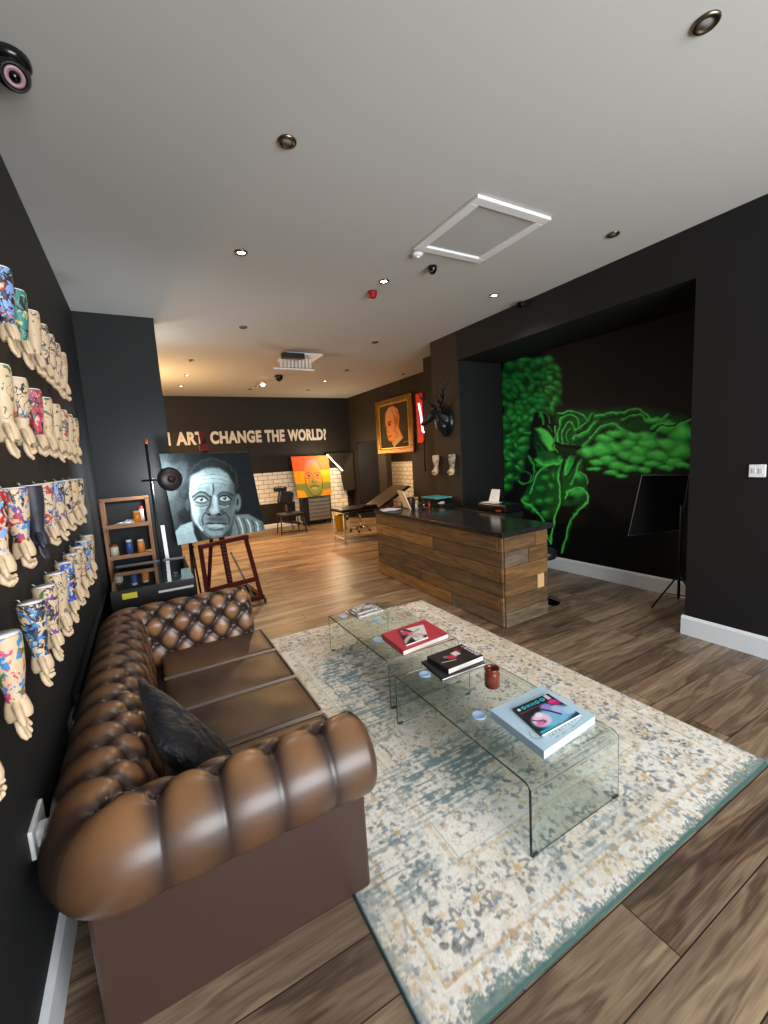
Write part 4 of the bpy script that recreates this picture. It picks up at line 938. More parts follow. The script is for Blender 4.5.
# ------------------------------------------------------------------ deer head
r=empty('deer_head',(XR-.02,4.80,1.85),'black faceted stag head trophy with antlers on the right wall','wall trophy')
m=MB()
q=lambda x,y,z:(3.72-(3.72-x)*.58,y,z-.04)
m.tube([q(3.72,4.78,2.06),q(3.66,4.78,2.07),q(3.56,4.80,2.12),q(3.50,4.82,2.18)],[.13,.125,.095,.07],16)
m.tube([q(3.70,4.78,1.85),q(3.62,4.78,1.98),q(3.54,4.79,2.08)],[.045,.09,.075],14)
m.tube([q(3.52,4.82,2.19),q(3.44,4.86,2.15),q(3.36,4.92,2.08),q(3.31,4.98,2.04)],[.07,.066,.044,.036],16)
m.ell(q(3.30,4.99,2.035),(.034,.034,.030)); m.ell(q(3.46,4.86,2.19),(.045,.055,.04))
for s in (-1,1): m.tube([q(3.54,4.81+.05*s,2.20),q(3.56,4.81+.12*s,2.25),q(3.57,4.81+.18*s,2.24)],[.020,.032,.008],10,ry=.5)
me=remeshed(m,.011,2); mt=mat('black_resin',(14,15,16),.3)
me.transform(Matrix.Translation(-Vector((XR-.02,4.80,1.85)))); meshobj('head',me,mt,r).location=(0,0,0)
MB().lathe([(.001,0),(.15,0),(.17,.015),(.001,.02)],(XR-.001,4.78,2.0),Matrix.Rotation(-PI/2,4,'Y')@Matrix.Scale(1.15,4,(1,0,0))).build('mount_plaque',mt,r)
for s in (-1,1):
    B=Vector((3.60,4.80+.04*s,2.19)); q=lambda a,b,c:(B.x+a,B.y+b*s*(1.15 if s>0 else .55),B.z+c*(.72 if s>0 else 1.0))
    a=MB(); a.tube([q(0,0,0),q(.02,.08,.08),q(.0,.17,.14),q(-.05,.24,.24),q(-.09,.25,.34)],[.018,.016,.014,.011,.004],8)
    a.tube([q(.01,.05,.05),q(-.07,.07,.10),q(-.11,.08,.17)],[.013,.010,.003],8); a.tube([q(.01,.13,.11),q(-.06,.17,.17),q(-.10,.16,.25)],[.012,.009,.003],8); a.tube([q(-.03,.21,.20),q(.03,.27,.27),q(.05,.27,.34)],[.010,.008,.003],8)
    a.build('antler',mt,r)
for s in (-1,1): MB().ell((3.555,4.88+.050*s,2.115),(.011,.009,.011)).build('eye',mat('glass_black',(5,5,5),.05),r)
# switch and cameras
r=empty('light_switch',(XR-.005,1.315,1.34),'white double light switch plate on the black right wall','switch')
MB().cbox((XR-.005,1.318,1.337),(.010,.095,.088)).build('plate',mat('white_plastic',(228,230,232),.35),r,bevel=.003)
for y in (1.297,1.337): MB().cbox((XR-.012,y,1.337),(.005,.022,.034)).build('rocker',mat('rocker_plastic',(205,207,210),.3),r,bevel=.001)
# ------------------------------------------------------------------ softbox stand in the recess
r=empty('softbox_light',(4.20,2.10,0),'black fabric softbox on a tripod stand in the mural recess','studio light')
BF=mat('black_nylon',(7,7,8),.75,spec=.2,bump=(25,.3,.01))
q=[Vector(p) for p in ((4.10,2.326,1.268),(4.35,2.043,1.253),(4.30,2.08,.743),(4.00,2.39,.687))]
cen=sum(q,Vector())/4; n=(q[1]-q[0]).cross(q[3]-q[0]).normalized(); n=n if n.x>0 else -n
ap=[cen+n*.11+(p-cen)*.35 for p in q]
MB().hexa([*q[::-1],*ap[::-1]]).build('diffuser_box',BF,r,bevel=.004)
rim=MB(); rim.tube(q+[q[0]],.004,6); rim.build('rim',mat('grey_piping',(120,120,118),.35),r)
MB().cbox(tuple(cen+n*.17),(.09,.09,.12)).build('lamp_head',M_blk,r,bevel=.01)
px_,py_=4.27,2.06
MB().tube([(px_,py_,.10),(px_,py_,.98)],.012,10).build('pole',M_blk,r)
for a in (2.55,-1.75,.45):
    MB().tube([(px_,py_,.33),(px_+.24*math.cos(a),py_+.24*math.sin(a),.008)],.008,8).build('leg',M_blk,r)
    MB().tube([(px_,py_,.12),(px_+.13*math.cos(a),py_+.13*math.sin(a),.15)],.005,6).build('brace',M_blk,r)
# ------------------------------------------------------------------ ceiling fittings
M_ring=mat('antique_brass_ring',(120,112,92),.3,metal=1); M_lens=mat('gu10_lens',(150,150,146),.15,spec=.7)
LIT={3,4,6,10,11,13}
DL=[(2.02,.944,'nearest downlight, right of the room'),(.791,2.163,'second downlight in the left line'),(.81,3.363,'glowing downlight in the left line'),(2.054,3.446,'glowing downlight beyond the loft hatch'),(3.246,2.088,'unlit downlight near the right wall'),(3.274,3.355,'glowing downlight near the right wall'),(1.176,5.128,'unlit downlight left of the air conditioner'),(2.944,5.268,'unlit downlight right of the air conditioner'),(.797,6.89,'unlit downlight nearest the partition'),(.837,8.005,'glowing downlight in the left rear line'),(.824,9.089,'glowing downlight nearest the back wall on the left'),(3.344,7.054,'unlit downlight in the right rear line'),(3.355,8.127,'glowing downlight in the right rear line'),(2.14,9.258,'unlit downlight above the word CHANGE'),(3.389,9.224,'unlit downlight nearest the back wall on the right'),(4.58,7.16,'unlit downlight above the gold frame')]
for i,(x,y,l) in enumerate(DL,1):
    lit=i in LIT; s=1.0
    r=empty('downlight',(x,y,CH),l+' on the ceiling','ceiling light','recessed ceiling downlights')
    MB().lathe([(.028,-.001),(.030,-.010),(.040,-.012),(.046,-.006),(.046,-.0005)],(x,y,CH)).build('bezel',M_ring,r)
    MB().lathe([(.001,-.004),(.028,-.004),(.028,-.001),(.001,-.001)],(x,y,CH)).build('lamp',mat('lit_lamp_warm',(255,235,200),emit=((255,226,190),30)) if lit and i>6 else (mat('lit_lamp',(255,245,230),emit=((255,240,215),30)) if lit else M_lens),r)
M_wp=mat('white_plastic')
# loft hatch
r=empty('loft_hatch',(2.27,2.47,CH),'white framed loft hatch in the ceiling','ceiling hatch')
x0,x1,y0,y1=1.95,2.60,2.11,2.82
wg=mat('white_gloss_frame',(226,226,226),.4)
for nm,a,b in (('frame',(x0,y0),(x1,y0+.07)),('frame',(x0,y1-.07),(x1,y1)),('frame',(x0,y0+.07),(x0+.07,y1-.07)),('frame',(x1-.07,y0+.07),(x1,y1-.07))):
    MB().box((a[0],a[1],CH-.022),(b[0],b[1],CH)).build(nm,wg,r,bevel=.005)
MB().box((x0+.075,y0+.075,CH-.006),(x1-.075,y1-.075,CH)).build('panel',mat('hatch_panel',(176,176,174),.8),r)
r=empty('smoke_detector',(2.03,2.87,CH),'small white smoke detector beside the loft hatch corner','smoke detector')
MB().lathe([(.045,0),(.045,-.015),(.034,-.03),(.001,-.032)],(2.03,2.88,CH)).build('housing',M_wp,r); MB().lathe([(.016,-.032),(.014,-.042),(.001,-.042)],(2.03,2.88,CH)).build('sensor',M_wp,r)
r=empty('motion_sensor',(2.28,3.03,CH),'black teardrop sensor on the ceiling beside the loft hatch','sensor')
MB().lathe([(.001,-.065),(.020,-.058),(.036,-.035),(.04,-.012),(.036,0)],(2.285,3.04,CH)).build('housing',mat('gloss_black',(12,12,13),.2),r)
MB().ell((2.27,3.02,CH-.045),(.014,.014,.014)).build('lens',mat('glass_black',(5,5,5),.05),r)
r=empty('alarm_sounder',(2.08,3.72,CH),'round red fire alarm sounder on the ceiling','alarm')
MB().lathe([(.045,0),(.045,-.03),(.036,-.034),(.036,-.05),(.028,-.058),(.001,-.06)],(2.07,3.70,CH)).build('housing',mat('alarm_red',(150,24,22),.35),r); MB().lathe([(.047,0),(.047,-.008),(.044,-.008)],(2.07,3.70,CH)).build('base',mat('alarm_red_dark',(110,16,16),.4),r)
r=empty('motion_sensor',(2.32,7.75,CH),'black teardrop sensor on ceiling beyond the air conditioner','sensor')
MB().lathe([(.001,-.11),(.04,-.09),(.07,-.05),(.075,-.015),(.065,0)],(2.32,7.75,CH)).build('housing',mat('gloss_black'),r); MB().ell((2.30,7.70,CH-.07),(.02,.02,.02)).build('lens',mat('glass_black'),r)
r=empty('wall_camera',(XR-.03,3.37,3.07),'small black camera on the right wall above the mural','camera')
MB().cbox((XR-.04,3.37,3.085),(.08,.07,.05)).build('body',M_blk,r,bevel=.01); MB().tube([(XR-.08,3.36,3.08),(XR-.115,3.34,3.065)],[.018,.022],12).build('lens',mat('glass_black'),r); MB().cbox((XR-.004,3.37,3.08),(.008,.05,.09)).build('bracket',M_blk,r)
# dome camera top left
r=empty('dome_camera',(-.33,2.18,CH),'black turret camera on ceiling at the left wall','camera')
c0=Vector((-.245,2.17,CH))
MB().lathe([(.062,0),(.064,-.02),(.055,-.035),(.001,-.036)],tuple(c0)).build('base',mat('gloss_black'),r)
dirv=Vector((.31,-1.2,-1.05)).normalized(); bc=c0+Vector((0,0,-.055)); 
MB().ell(tuple(bc),(.056,.056,.052),n=20,m=14).build('turret',mat('gloss_black'),r)
RM=dirv.to_track_quat('Z','Y').to_matrix().to_4x4()
MB().lathe([(.040,.030),(.043,.052),(.040,.062),(.036,.060),(.034,.052),(.001,.052)],tuple(bc),RM).build('lens_shroud',M_blk,r)
MB().lathe([(.020,.0535),(.031,.0535),(.031,.0565),(.020,.0565),(.020,.0535)],tuple(bc),RM).build('led_ring',mat('led_ring_pink',(150,116,124),.3),r)
MB().lathe([(.018,.052),(.016,.060),(.001,.064)],tuple(bc),RM).build('lens',mat('glass_black'),r)
# ceiling air conditioner
r=empty('air_conditioner',(2.28,6.35,CH),'white ceiling air conditioner cassette with black intake bar','air conditioner')
MB().box((1.97,6.06,CH-.03),(2.50,6.62,CH)).build('panel',wg,r,bevel=.01)
MB().box((1.88,6.0,CH-.10),(2.20,6.10,CH-.025)).build('intake',mat('black_satin'),r,bevel=.006)
for k in range(9): MB().box((1.93+k*.055,6.30,CH-.16),(1.955+k*.055,6.36,CH-.03)).build('louver',wg,r)
MB().box((1.84,6.34,CH-.185),(2.46,6.38,CH-.165)).build('flap',wg,r)
r=empty('spot_bar',(2.17,8.6,CH),'thin white spotlight bar on the rear ceiling','spotlight')
MB().tube([(2.14,8.24,CH-.03),(2.21,9.05,CH-.03)],.012,8).build('bar',wg,r); MB().tube([(2.14,8.24,CH-.03),(2.14,8.20,CH-.09)],[.03,.04],12).build('spot_head',wg,r)
MB().tube([(2.14,8.198,CH-.092),(2.14,8.194,CH-.098)],.034,12).build('lamp',mat('lit_lamp_warm'),r)
for y in (8.3,9.0): MB().tube([(2.145,y,CH-.03),(2.145,y,CH)],.008,8).build('stem',wg,r)
# ------------------------------------------------------------------ portrait on its easel
def portrait(uv):
    Hs=H4([(25,50),(600,45),(705,520),(150,638)]); P=happly(np.linalg.inv(Hs),uv); x,y=P[:,0],P[:,1]
    w=np.c_[(fbm(x/40,y/40,1,2)-.5)*7,(fbm(x/40,y/40,1,8)-.5)*7]
    c=Canvas(P+w,(22,27,29)); V=lambda g,t=0:(int(g*.88),int(g*1.0),int(g*1.03))
    n=fbm(x/80,y/80,1,5); c.blend(V(74),sstep(n+ (300-x)/420,.6,1.3)*.8)  # background lightened towards the left, lamp glow painted into the pigment
    # shoulders
    c.poly([(120,560),(170,510),(250,480),(300,560),(310,640),(140,660)],V(176),6); c.poly([(250,480),(285,500),(330,600),(300,640),(262,560)],V(38),6)
    c.poly([(520,430),(610,425),(690,470),(720,560),(590,600),(480,590)],V(120),6)
    for i in range(7): c.stroke([(520+i*26,440+i*6),(545+i*24,500),(560+i*22,590)],5,V(214 if i%2 else 60),.5,.85)
    c.poly([(300,540),(480,530),(520,450),(500,570),(420,600),(330,600)],V(60),8)
    # hair
    c.ell(382,232,172,176,V(20),.12); c.ell(372,170,140,90,V(58),.6,.5)
    for k in range(60):
        a=PI*(.95+1.1*k/59); q=150+22*vnoise(np.array([k*.7]),np.array([2.]),1,3)[0]; c.stroke([(380+q*math.cos(a),236+q*math.sin(a)),(380+(q-12)*math.cos(a+.05),238+(q-12)*math.sin(a+.05))],2,V(84),.7,.5)
    # ears
    c.ell(540,352,22,58,V(120),.4); c.ell(540,350,9,34,V(40),.6); c.ell(222,375,18,46,V(60),.5)
    # head
    head=[(236,300),(240,235),(270,180),(320,150),(375,138),(430,146),(480,180),(512,240),(522,310),(526,380),(515,450),(490,515),(450,560),(400,580),(355,568),(305,530),(265,470),(245,400)]
    c.poly(head,V(140),10)
    c.ell(470,420,70,150,V(70),.7,.7); c.ell(505,300,34,110,V(50),.7,.7)
    c.ell(340,215,100,52,V(188),.8,.9); c.ell(420,205,60,40,V(176),.8,.7); c.ell(262,250,28,70,V(200),.7,.8); c.ell(275,420,32,80,V(214),.8,.85)
    for yy in (185,212,238): c.stroke([(290,yy+8),(350,yy-4),(420,yy-4),(480,yy+10)],3,V(84),.6,.55)
    # side light
    c.stroke([(250,330),(256,400),(275,470),(318,530)],9,V(228),.8,.7); c.stroke([(240,300),(246,350)],8,V(205),.8,.8)
    # brows
    c.stroke([(254,322),(285,298),(325,292),(372,322)],9,V(40),.9,.9); c.stroke([(412,316),(445,292),(480,294),(512,310)],8,V(34),.9,.9); c.stroke([(262,300),(300,280),(345,284),(380,305)],6,V(176),.9,.5)
    # sockets and eyes
    for ex,ey,rx,ry in ((312,338,46,26),(460,330,40,24)):
        c.ell(ex,ey,rx+12,ry+13,V(56),.5,.8); c.ell(ex,ey,rx,ry*.78,V(150),.3); c.ell(ex-2,ey+2,rx*.68,ry*.42,V(200),.4)
        c.ell(ex,ey-2,ry*.55,ry*.52,V(52),.3); c.ell(ex,ey-2,ry*.3,ry*.3,V(8),.3); c.ell(ex-4,ey-7,3.5,3.5,V(250),.4)
        c.stroke([(ex-rx,ey+2),(ex-rx*.4,ey-ry*.75),(ex+rx*.4,ey-ry*.7),(ex+rx,ey+4)],5,V(16),.5); c.stroke([(ex-rx*.8,ey+ry*.5),(ex,ey+ry*.85),(ex+rx*.8,ey+ry*.5)],3,V(60),.6)
        c.stroke([(ex-rx*.9,ey+ry+8),(ex,ey+ry+18),(ex+rx*.9,ey+ry+6)],5,V(52),.7,.7); c.stroke([(ex-rx*.8,ey+ry+20),(ex,ey+ry+28),(ex+rx*.6,ey+ry+18)],5,V(170),.8,.6)
    c.stroke([(388,240),(392,275),(384,300)],6,V(40),.6,.8); c.stroke([(374,250),(378,290)],4,V(190),.6,.6)
    # nose
    c.stroke([(398,320),(402,360),(404,400)],15,V(196),.8,.9); c.stroke([(374,320),(368,370),(352,400)],11,V(50),.7,.85); c.stroke([(426,330),(432,370)],8,V(60),.7,.7)
    c.ell(398,405,30,22,V(176),.6); c.ell(352,414,20,16,V(100),.5); c.ell(444,408,18,15,V(72),.5)
    c.ell(365,430,17,8,V(14),.4); c.ell(425,427,16,8,V(14),.4); c.stroke([(338,420),(370,440),(400,436),(430,438),(458,418)],5,V(34),.6,.8)
    # folds, moustache, mouth
    c.stroke([(335,420),(318,455),(325,500)],6,V(44),.7,.8); c.stroke([(462,415),(490,450),(488,490)],6,V(34),.7,.8)
    c.ell(405,460,76,20,V(70),.6,.9); 
    c.ell(405,482,68,14,V(96),.4); c.stroke([(338,492),(375,486),(405,492),(440,484),(474,486)],4,V(14),.4); c.ell(408,503,58,13,V(182),.4,.95); c.stroke([(365,522),(408,530),(450,520)],6,V(44),.7,.8)
    c.ell(405,552,46,22,V(150),.7,.8); c.stroke([(330,540),(380,570),(440,565)],7,V(84),.7,.6)
    k=(fbm(x/6,y/6,1,31)-.5); m_=np.hypot((x-405)/110,(y-510)/80)<1; c.c=c.c*(1+k*.5*m_+ (fbm(x/14,y/14,1,33)-.5)*.5)[:,None]
    return np.clip(c.c,0,1)
r=empty('canvas_portrait',(.68,4.85,.80),'large grey monochrome canvas portrait of an older man on the red easel','painting')
BL,BR,TR,TL=(.229,4.80,.814),(1.125,4.815,.844),(1.062,4.945,1.725),(.167,4.93,1.748)
e_=Vector((0,.035,.004))
MB().hexa([BL,BR,tuple(Vector(BR)+e_),tuple(Vector(BL)+e_),TL,TR,tuple(Vector(TR)+e_),tuple(Vector(TL)+e_)]).build('stretcher',mat('canvas_edge',(60,64,66),.8),r)
uv=uvgrid(220,230); gp=bil(BL,BR,TR,TL,uv); gp[:,1]-=.004
gridmesh('painted_face',220,230,gp,portrait(uv),mat('oil_paint',rough=.75,spec=.15,attr='Col'),r)
# easel
r=empty('studio_easel',(.72,4.98,0),'dark red wooden studio easel on casters holding the grey portrait','easel')
ew=mat('mahogany_easel_wood',(74,22,18),.75,spec=.15,noise=(8,.5,(54,17,15)))
def bar(p,q,w,d,nm,par,m_,ref=(0,1,0)):
    p,q=Vector(p),Vector(q); t=(q-p).normalized(); b_=Vector(ref)-t*Vector(ref).dot(t); b_.normalize(); a_=t.cross(b_)
    P=[p+a_*i*w/2+b_*j*d/2 for i,j in ((-1,-1),(1,-1),(1,1),(-1,1))]+[q+a_*i*w/2+b_*j*d/2 for i,j in ((-1,-1),(1,-1),(1,1),(-1,1))]
    return MB().hexa(P).build(nm,m_,par,bevel=.003)
MB().hexa([(.43,4.745,.745),(.935,4.775,.780),(.93,4.895,.785),(.425,4.865,.75),(.43,4.745,.785),(.935,4.775,.82),(.93,4.87,.815),(.425,4.84,.78)]).build('tray',ew,r,bevel=.003)
bar((.46,4.86,.05),(.445,4.90,.76),.045,.035,'leg',r,ew); bar((1.03,4.88,.05),(.92,4.92,.80),.045,.035,'leg',r,ew)
bar((.47,4.86,.26),(1.0,4.88,.29),.05,.03,'crossbar',r,ew,(0,1,0)); bar((.46,4.865,.06),(1.06,4.885,.06),.05,.05,'foot_rail',r,ew)
mast=bar((.735,5.0,.06),(.600,5.015,1.98),.06,.03,'mast',r,ew)
for k in range(12): MB().cbox((.728-.0042*k,4.982,.30+.04*k),(.03,.012,.012)).build('ratchet_tooth',mat('dark_tooth',(50,18,14),.5),mast)
bar((.61,4.965,1.76),(.605,4.965,1.84),.10,.05,'top_clamp',r,ew); bar((.52,5.45,.06),(.66,5.03,1.3),.04,.03,'rear_leg',r,ew); bar((.98,5.45,.06),(1.03,4.88,.06),.05,.05,'base_rail',r,ew,(0,0,1)); bar((.46,5.45,.06),(.46,4.86,.06),.05,.05,'base_rail',r,ew,(0,0,1)); bar((.46,5.45,.06),(.98,5.45,.06),.05,.05,'base_rail',r,ew,(0,0,1))
bar((.95,4.93,.06),(.76,5.0,.62),.02,.02,'brace',r,M_blk)
for x,y in ((.46,4.84),(1.06,4.86),(.46,5.46),(.99,5.46)):
    cs=MB().tube([(x-.012,y,.025),(x+.012,y,.025)],.025,14).build('caster',mat('caster_rubber',(22,22,22),.5),r)
# black tripod behind left of easel
r=empty('tripod_stand',(.36,5.0,0),'thin black tripod stand behind left of the red easel','tripod')
for a,b in (((.37,5.18,.95),(.33,4.98,0)),((.37,5.18,.95),(.42,5.02,0)),((.37,5.18,.95),(.40,5.48,0))): MB().tube([a,b],.011,8).build('leg',M_blk,r)
MB().tube([(.37,5.20,.35),(.37,5.20,1.15)],.012,8).build('column',M_blk,r)
for z in (.5,.72): MB().ell((.385,5.04+.1*z,z),(.016,.016,.016)).build('knob',M_blk,r)
# floor lamp
r=empty('floor_lamp',(.06,4.62,0),'black pole floor lamp with round ribbed shade in front of partition','lamp')
MB().lathe([(.001,0),(.12,0),(.12,.015),(.03,.03),(.001,.03)],(.06,4.62,0)).build('base',M_blk,r)
MB().tube([(.06,4.62,.02),(.06,4.62,1.84)],.013,12).build('pole',M_blk,r)
MB().tube([(.06,4.62,1.84),(.06,4.62,1.88)],[.014,.017],10).build('pole_finial',mat('copper_wood',(170,84,50),.4),r)
MB().tube([(-.02,4.60,1.497),(.19,4.60,1.495)],.010,10).build('arm',M_blk,r)
RM=Vector((.25,-1,.03)).normalized().to_track_quat('Z','Y').to_matrix().to_4x4()
MB().lathe([(.001,.035),(.025,.034),(.028,.018),(.045,.012),(.060,.016),(.072,.006),(.088,.008),(.100,-.008),(.112,-.015),(.116,-.03),(.108,-.03),(.095,-.015),(.001,-.005)],(.231,4.60,1.495),RM,n=32).build('shade',mat('ribbed_dark_shade',(58,52,56),.35,metal=.4),r)
MB().ell((.225,4.562,1.497),(.013,.013,.013)).build('knob',mat('copper_knob',(150,50,36),.3),r)
MB().ell((.231,4.655,1.495),(.03,.03,.03)).build('bulb',mat('lit_cool_bulb',(240,250,255),emit=((225,240,255),25)),r)
# ------------------------------------------------------------------ ladder shelf
wd=mat('oak_shelf_wood',(158,112,78),.5,noise=(6,.5,(126,84,56)))
r=empty('ladder_shelf',(-.19,4.95,0),'small open oak shelf unit against the dark partition','shelf unit')
for x in (-.385,.0):
    for y in (4.82,5.05): MB().box((x-.012 if x>-.3 else x-.005,y-.02,0),(x+.020,y+.02,1.33)).build('post',wd,r,bevel=.002)
MB().box((-.39,4.80,1.315),(.02,4.83,1.345)).build('top_rail',wd,r,bevel=.002); MB().box((-.39,5.05,1.30),(.02,5.07,1.335)).build('top_rail',wd,r)
SH=(1.07,.77,.50)
for z in SH: MB().box((-.385,4.80,z-.012),(.012,5.07,z)).build('shelf',wd,r,bevel=.002); MB().box((-.385,4.79,z-.015),(.012,4.80,z+.02)).build('shelf_lip',wd,r)
def jar(x,y,z,rr,h,c,capc,l,nm='jar',g='paint pots and bottles on the oak shelf'):
    q=empty(nm,(x,y,z),l,nm.replace('_',' '),g)
    MB().lathe([(.001,0),(rr,0),(rr,h*.78),(rr*.8,h*.84)],(x,y,z)).build('body',mat('jar_%d_%d_%d'%c,c,.3),q)
    MB().lathe([(rr*.85,h*.84),(rr*.85,h),(.001,h)],(x,y,z)).build('lid',mat('lid_%d_%d_%d'%capc,capc,.4),q)
jar(-.10,4.90,1.0705,.034,.13,(228,140,40),(236,200,150),'orange jar on the top shelf of the oak unit')
jar(-.06,4.92,1.0705,.024,.17,(214,200,196),(180,60,60),'tall pale bottle beside orange jar on top shelf','bottle')
q=empty('rag',(-.22,4.90,1.0705),'crumpled grey rag on the top shelf left of the orange jar','rag'); MB().ell((-.20,4.90,1.089),(.09,.05,.016)).ell((-.17,4.91,1.095),(.05,.04,.03)).build('cloth',mat('grey_rag',(176,178,180),.9,bump=(30,1,.02)),q)
q=empty('paintbrush',(-.30,4.88,1.07),'wooden paintbrush lying on the top shelf left end','paintbrush'); MB().tube([(-.345,4.86,1.081),(-.25,4.90,1.081)],.006,8).build('handle',mat('brush_handle',(170,96,60),.4),q); MB().tube([(-.25,4.90,1.078),(-.22,4.91,1.078)],[.008,.004],8).build('bristles',mat('bristle',(60,44,34),.8),q)
jar(-.33,4.90,.7705,.038,.12,(196,196,176),(140,84,50),'glass pot with brown lid on the middle shelf')
jar(-.20,4.90,.7705,.030,.15,(60,84,150),(210,220,236),'blue paint tube standing on the middle shelf','paint_tube')
jar(-.10,4.90,.7705,.032,.14,(226,140,60),(236,226,214),'orange paint bottle on the middle shelf','bottle')
q=empty('palette_tray',(-.08,4.86,.7705),'small ochre paint tray on the middle shelf','tray'); MB().box((-.05,4.82,.7705),(.0,4.95,.785)).build('tray_body',mat('ochre_tray',(176,130,60),.5),q)
jar(-.30,4.90,.5005,.040,.08,(190,196,198),(220,220,220),'white tub on the lowest shelf')
jar(-.16,4.90,.5005,.026,.11,(120,150,176),(120,150,176),'blue tub on the lowest shelf beside orange one')
jar(-.08,4.90,.5005,.030,.11,(206,130,80),(170,100,60),'orange tub on the lowest shelf')
# ------------------------------------------------------------------ glass topped cabinet
r=empty('display_cabinet',(-.03,4.25,0),'low black cabinet with glass top between sofa and oak shelf','cabinet')
MB().box((-.32,3.74,0),(.27,3.78,.695)).build('front_panel',M_blk,r,bevel=.003); MB().box((-.32,3.78,0),(-.30,4.72,.68)).build('side_panel',M_blk,r); MB().box((.25,3.78,0),(.27,4.72,.68)).build('side_panel',M_blk,r)
MB().box((-.30,3.78,.28),(.25,4.72,.30)).build('inner_floor',M_blk,r); MB().box((-.30,4.70,0),(.25,4.72,.68)).build('back_panel',M_blk,r)
MB().box((-.32,3.78,.682),(.27,4.74,.690)).build('glass_top',M_glass,r)
MB().box((-.33,4.74,.675),(.28,4.76,.70)).build('rim',mat('grey_metal_rim',(80,82,84),.3),r)
MB().box((.0,3.735,.628),(.255,3.742,.645)).build('strip_handle',mat('white_strip',(214,216,214),.4),r); MB().box((-.245,3.735,.628),(-.145,3.742,.672)).build('sticker',mat('yellow_sticker',(206,196,40),.5),r)
q=empty('spray_can',(.17,4.35,.30),'pale can standing inside the glass topped cabinet','can'); MB().lathe([(.001,0),(.05,0),(.05,.24),(.035,.27),(.035,.30),(.001,.30)],(.16,4.35,.301)).build('body',mat('pale_can',(190,200,204),.4),q); MB().lathe([(.02,.30),(.02,.33),(.001,.33)],(.16,4.35,.301)).build('nozzle',M_wp,q)
q=empty('white_board_strip',(.19,5.06,.3),'narrow white strip leaning on the partition right of the pole','strip'); MB().hexa([(.12,4.98,.0),(.155,4.98,.0),(.155,4.99,.0),(.12,4.99,.0),(.10,5.08,1.0),(.135,5.08,1.0),(.135,5.09,1.0),(.10,5.09,1.0)]).build('board',M_wp,q)
# things between sofa and wall
r=empty('leaning_frame',(-.395,3.1,0),'long black frame leaning on the left wall behind the sofa','frame')
MB().box((-.402,2.36,.02),(-.380,4.10,.60)).build('board',mat('black_satin'),r)
for z in (.02,.585): MB().box((-.406,2.34,z),(-.372,4.12,z+.02)).build('rail',mat('gloss_black'),r)
for i,(y,z,l) in enumerate(((1.56,.54,'white double socket with plug on the left wall by the near sofa corner'),(2.27,.49,'dark socket with a white plug behind the sofa middle'))):
    r=empty('wall_socket',(XL+.005,y,z),l,'socket')
    MB().cbox((XL+.006,y,z),(.012,.15,.09)).build('plate',M_wp if i==0 else mat('grey_plate',(70,74,80),.3),r,bevel=.003)
    MB().cbox((XL+.030,y-.03,z),(.035,.05,.055)).build('plug',M_wp,r,bevel=.006)
# ------------------------------------------------------------------ back of the room
# orange portrait
def art_or(uv):
    x=uv[:,0]; y=uv[:,1]; c=Canvas(uv,(236,92,48)); c.blend((240,150,30),sstep(y,.66,.62)); c.blend((120,128,60),sstep(y,.36,.32)); 
    c.poly([(-.1,-.1),(.34,-.1),(.2,.16),(-.1,.22)],(226,160,40),.03); c.poly([(.62,-.1),(1.1,-.1),(1.1,.18),(.75,.12)],(226,160,40),.03)
    D=(96,76,84); c.ell(.50,.72,.28,.26,D,.3,.6); c.ell(.52,.52,.25,.42,(226,120,50),.2,.75); c.ell(.52,.25,.22,.24,(130,136,70),.3,.8); c.ell(.52,.84,.2,.09,(150,110,120),.7,.6)
    for ex in (.40,.64): c.ell(ex,.52,.085,.045,(190,110,60),.3); c.stroke([(ex-.09,.56),(ex,.60),(ex+.09,.56)],.014,D,.4); c.ell(ex,.52,.03,.035,(70,50,60),.3); c.stroke([(ex-.08,.47),(ex,.45),(ex+.08,.47)],.01,D,.5)
    c.stroke([(.52,.52),(.50,.40),(.46,.36),(.52,.34),(.58,.36)],.014,(110,84,60),.5); c.stroke([(.40,.24),(.52,.27),(.64,.24)],.02,(84,84,50),.5); c.ell(.52,.20,.09,.03,(160,160,90),.5); c.stroke([(.28,.5),(.30,.25),(.42,.05),(.6,.03),(.74,.2),(.76,.5)],.012,(70,76,50),.5)
    for k in range(7): c.stroke([(.70+.04*k,.0),(.72+.045*k,.17)],.01,(190,120,30),.5)
    return c.c
r=empty('canvas_portrait',(3.6,9.9,.71),'orange yellow and green canvas portrait leaning on the tool chest','painting')
BL,BR,TR,TL=(3.150,9.86,.705),(4.03,9.88,.705),(4.06,10.0,1.675),(3.105,9.98,1.695)
e_=Vector((0,.03,.004)); MB().hexa([BL,BR,tuple(Vector(BR)+e_),tuple(Vector(BL)+e_),TL,TR,tuple(Vector(TR)+e_),tuple(Vector(TL)+e_)]).build('stretcher',mat('canvas_edge'),r)
uv=uvgrid(90,90); gp=bil(BL,BR,TR,TL,uv); gp[:,1]-=.002; gridmesh('painted_face',90,90,gp,art_or(uv),mat('oil_paint'),r)
# tool chest
r=empty('tool_chest',(3.65,10.05,0),'black wheeled tool chest with six grey drawers under the orange portrait','tool chest')
MB().box((3.30,9.90,.09),(4.0,10.25,.70)).build('body',M_blk,r,bevel=.005)
gd=mat('grey_drawer',(150,150,144),.35,metal=.3)
for k in range(6):
    z=.125+k*.093; d=MB().box((3.42,9.885,z),(3.96,9.90,z+.082)).build('drawer',gd,r,bevel=.003); MB().box((3.44,9.872,z+.066),(3.94,9.886,z+.076)).build('handle',mat('chrome'),d)
for x in (3.36,3.94):
    for y in (9.93,10.2): MB().tube([(x-.015,y,.045),(x+.015,y,.045)],.045,14).build('caster',mat('caster_rubber'),r)
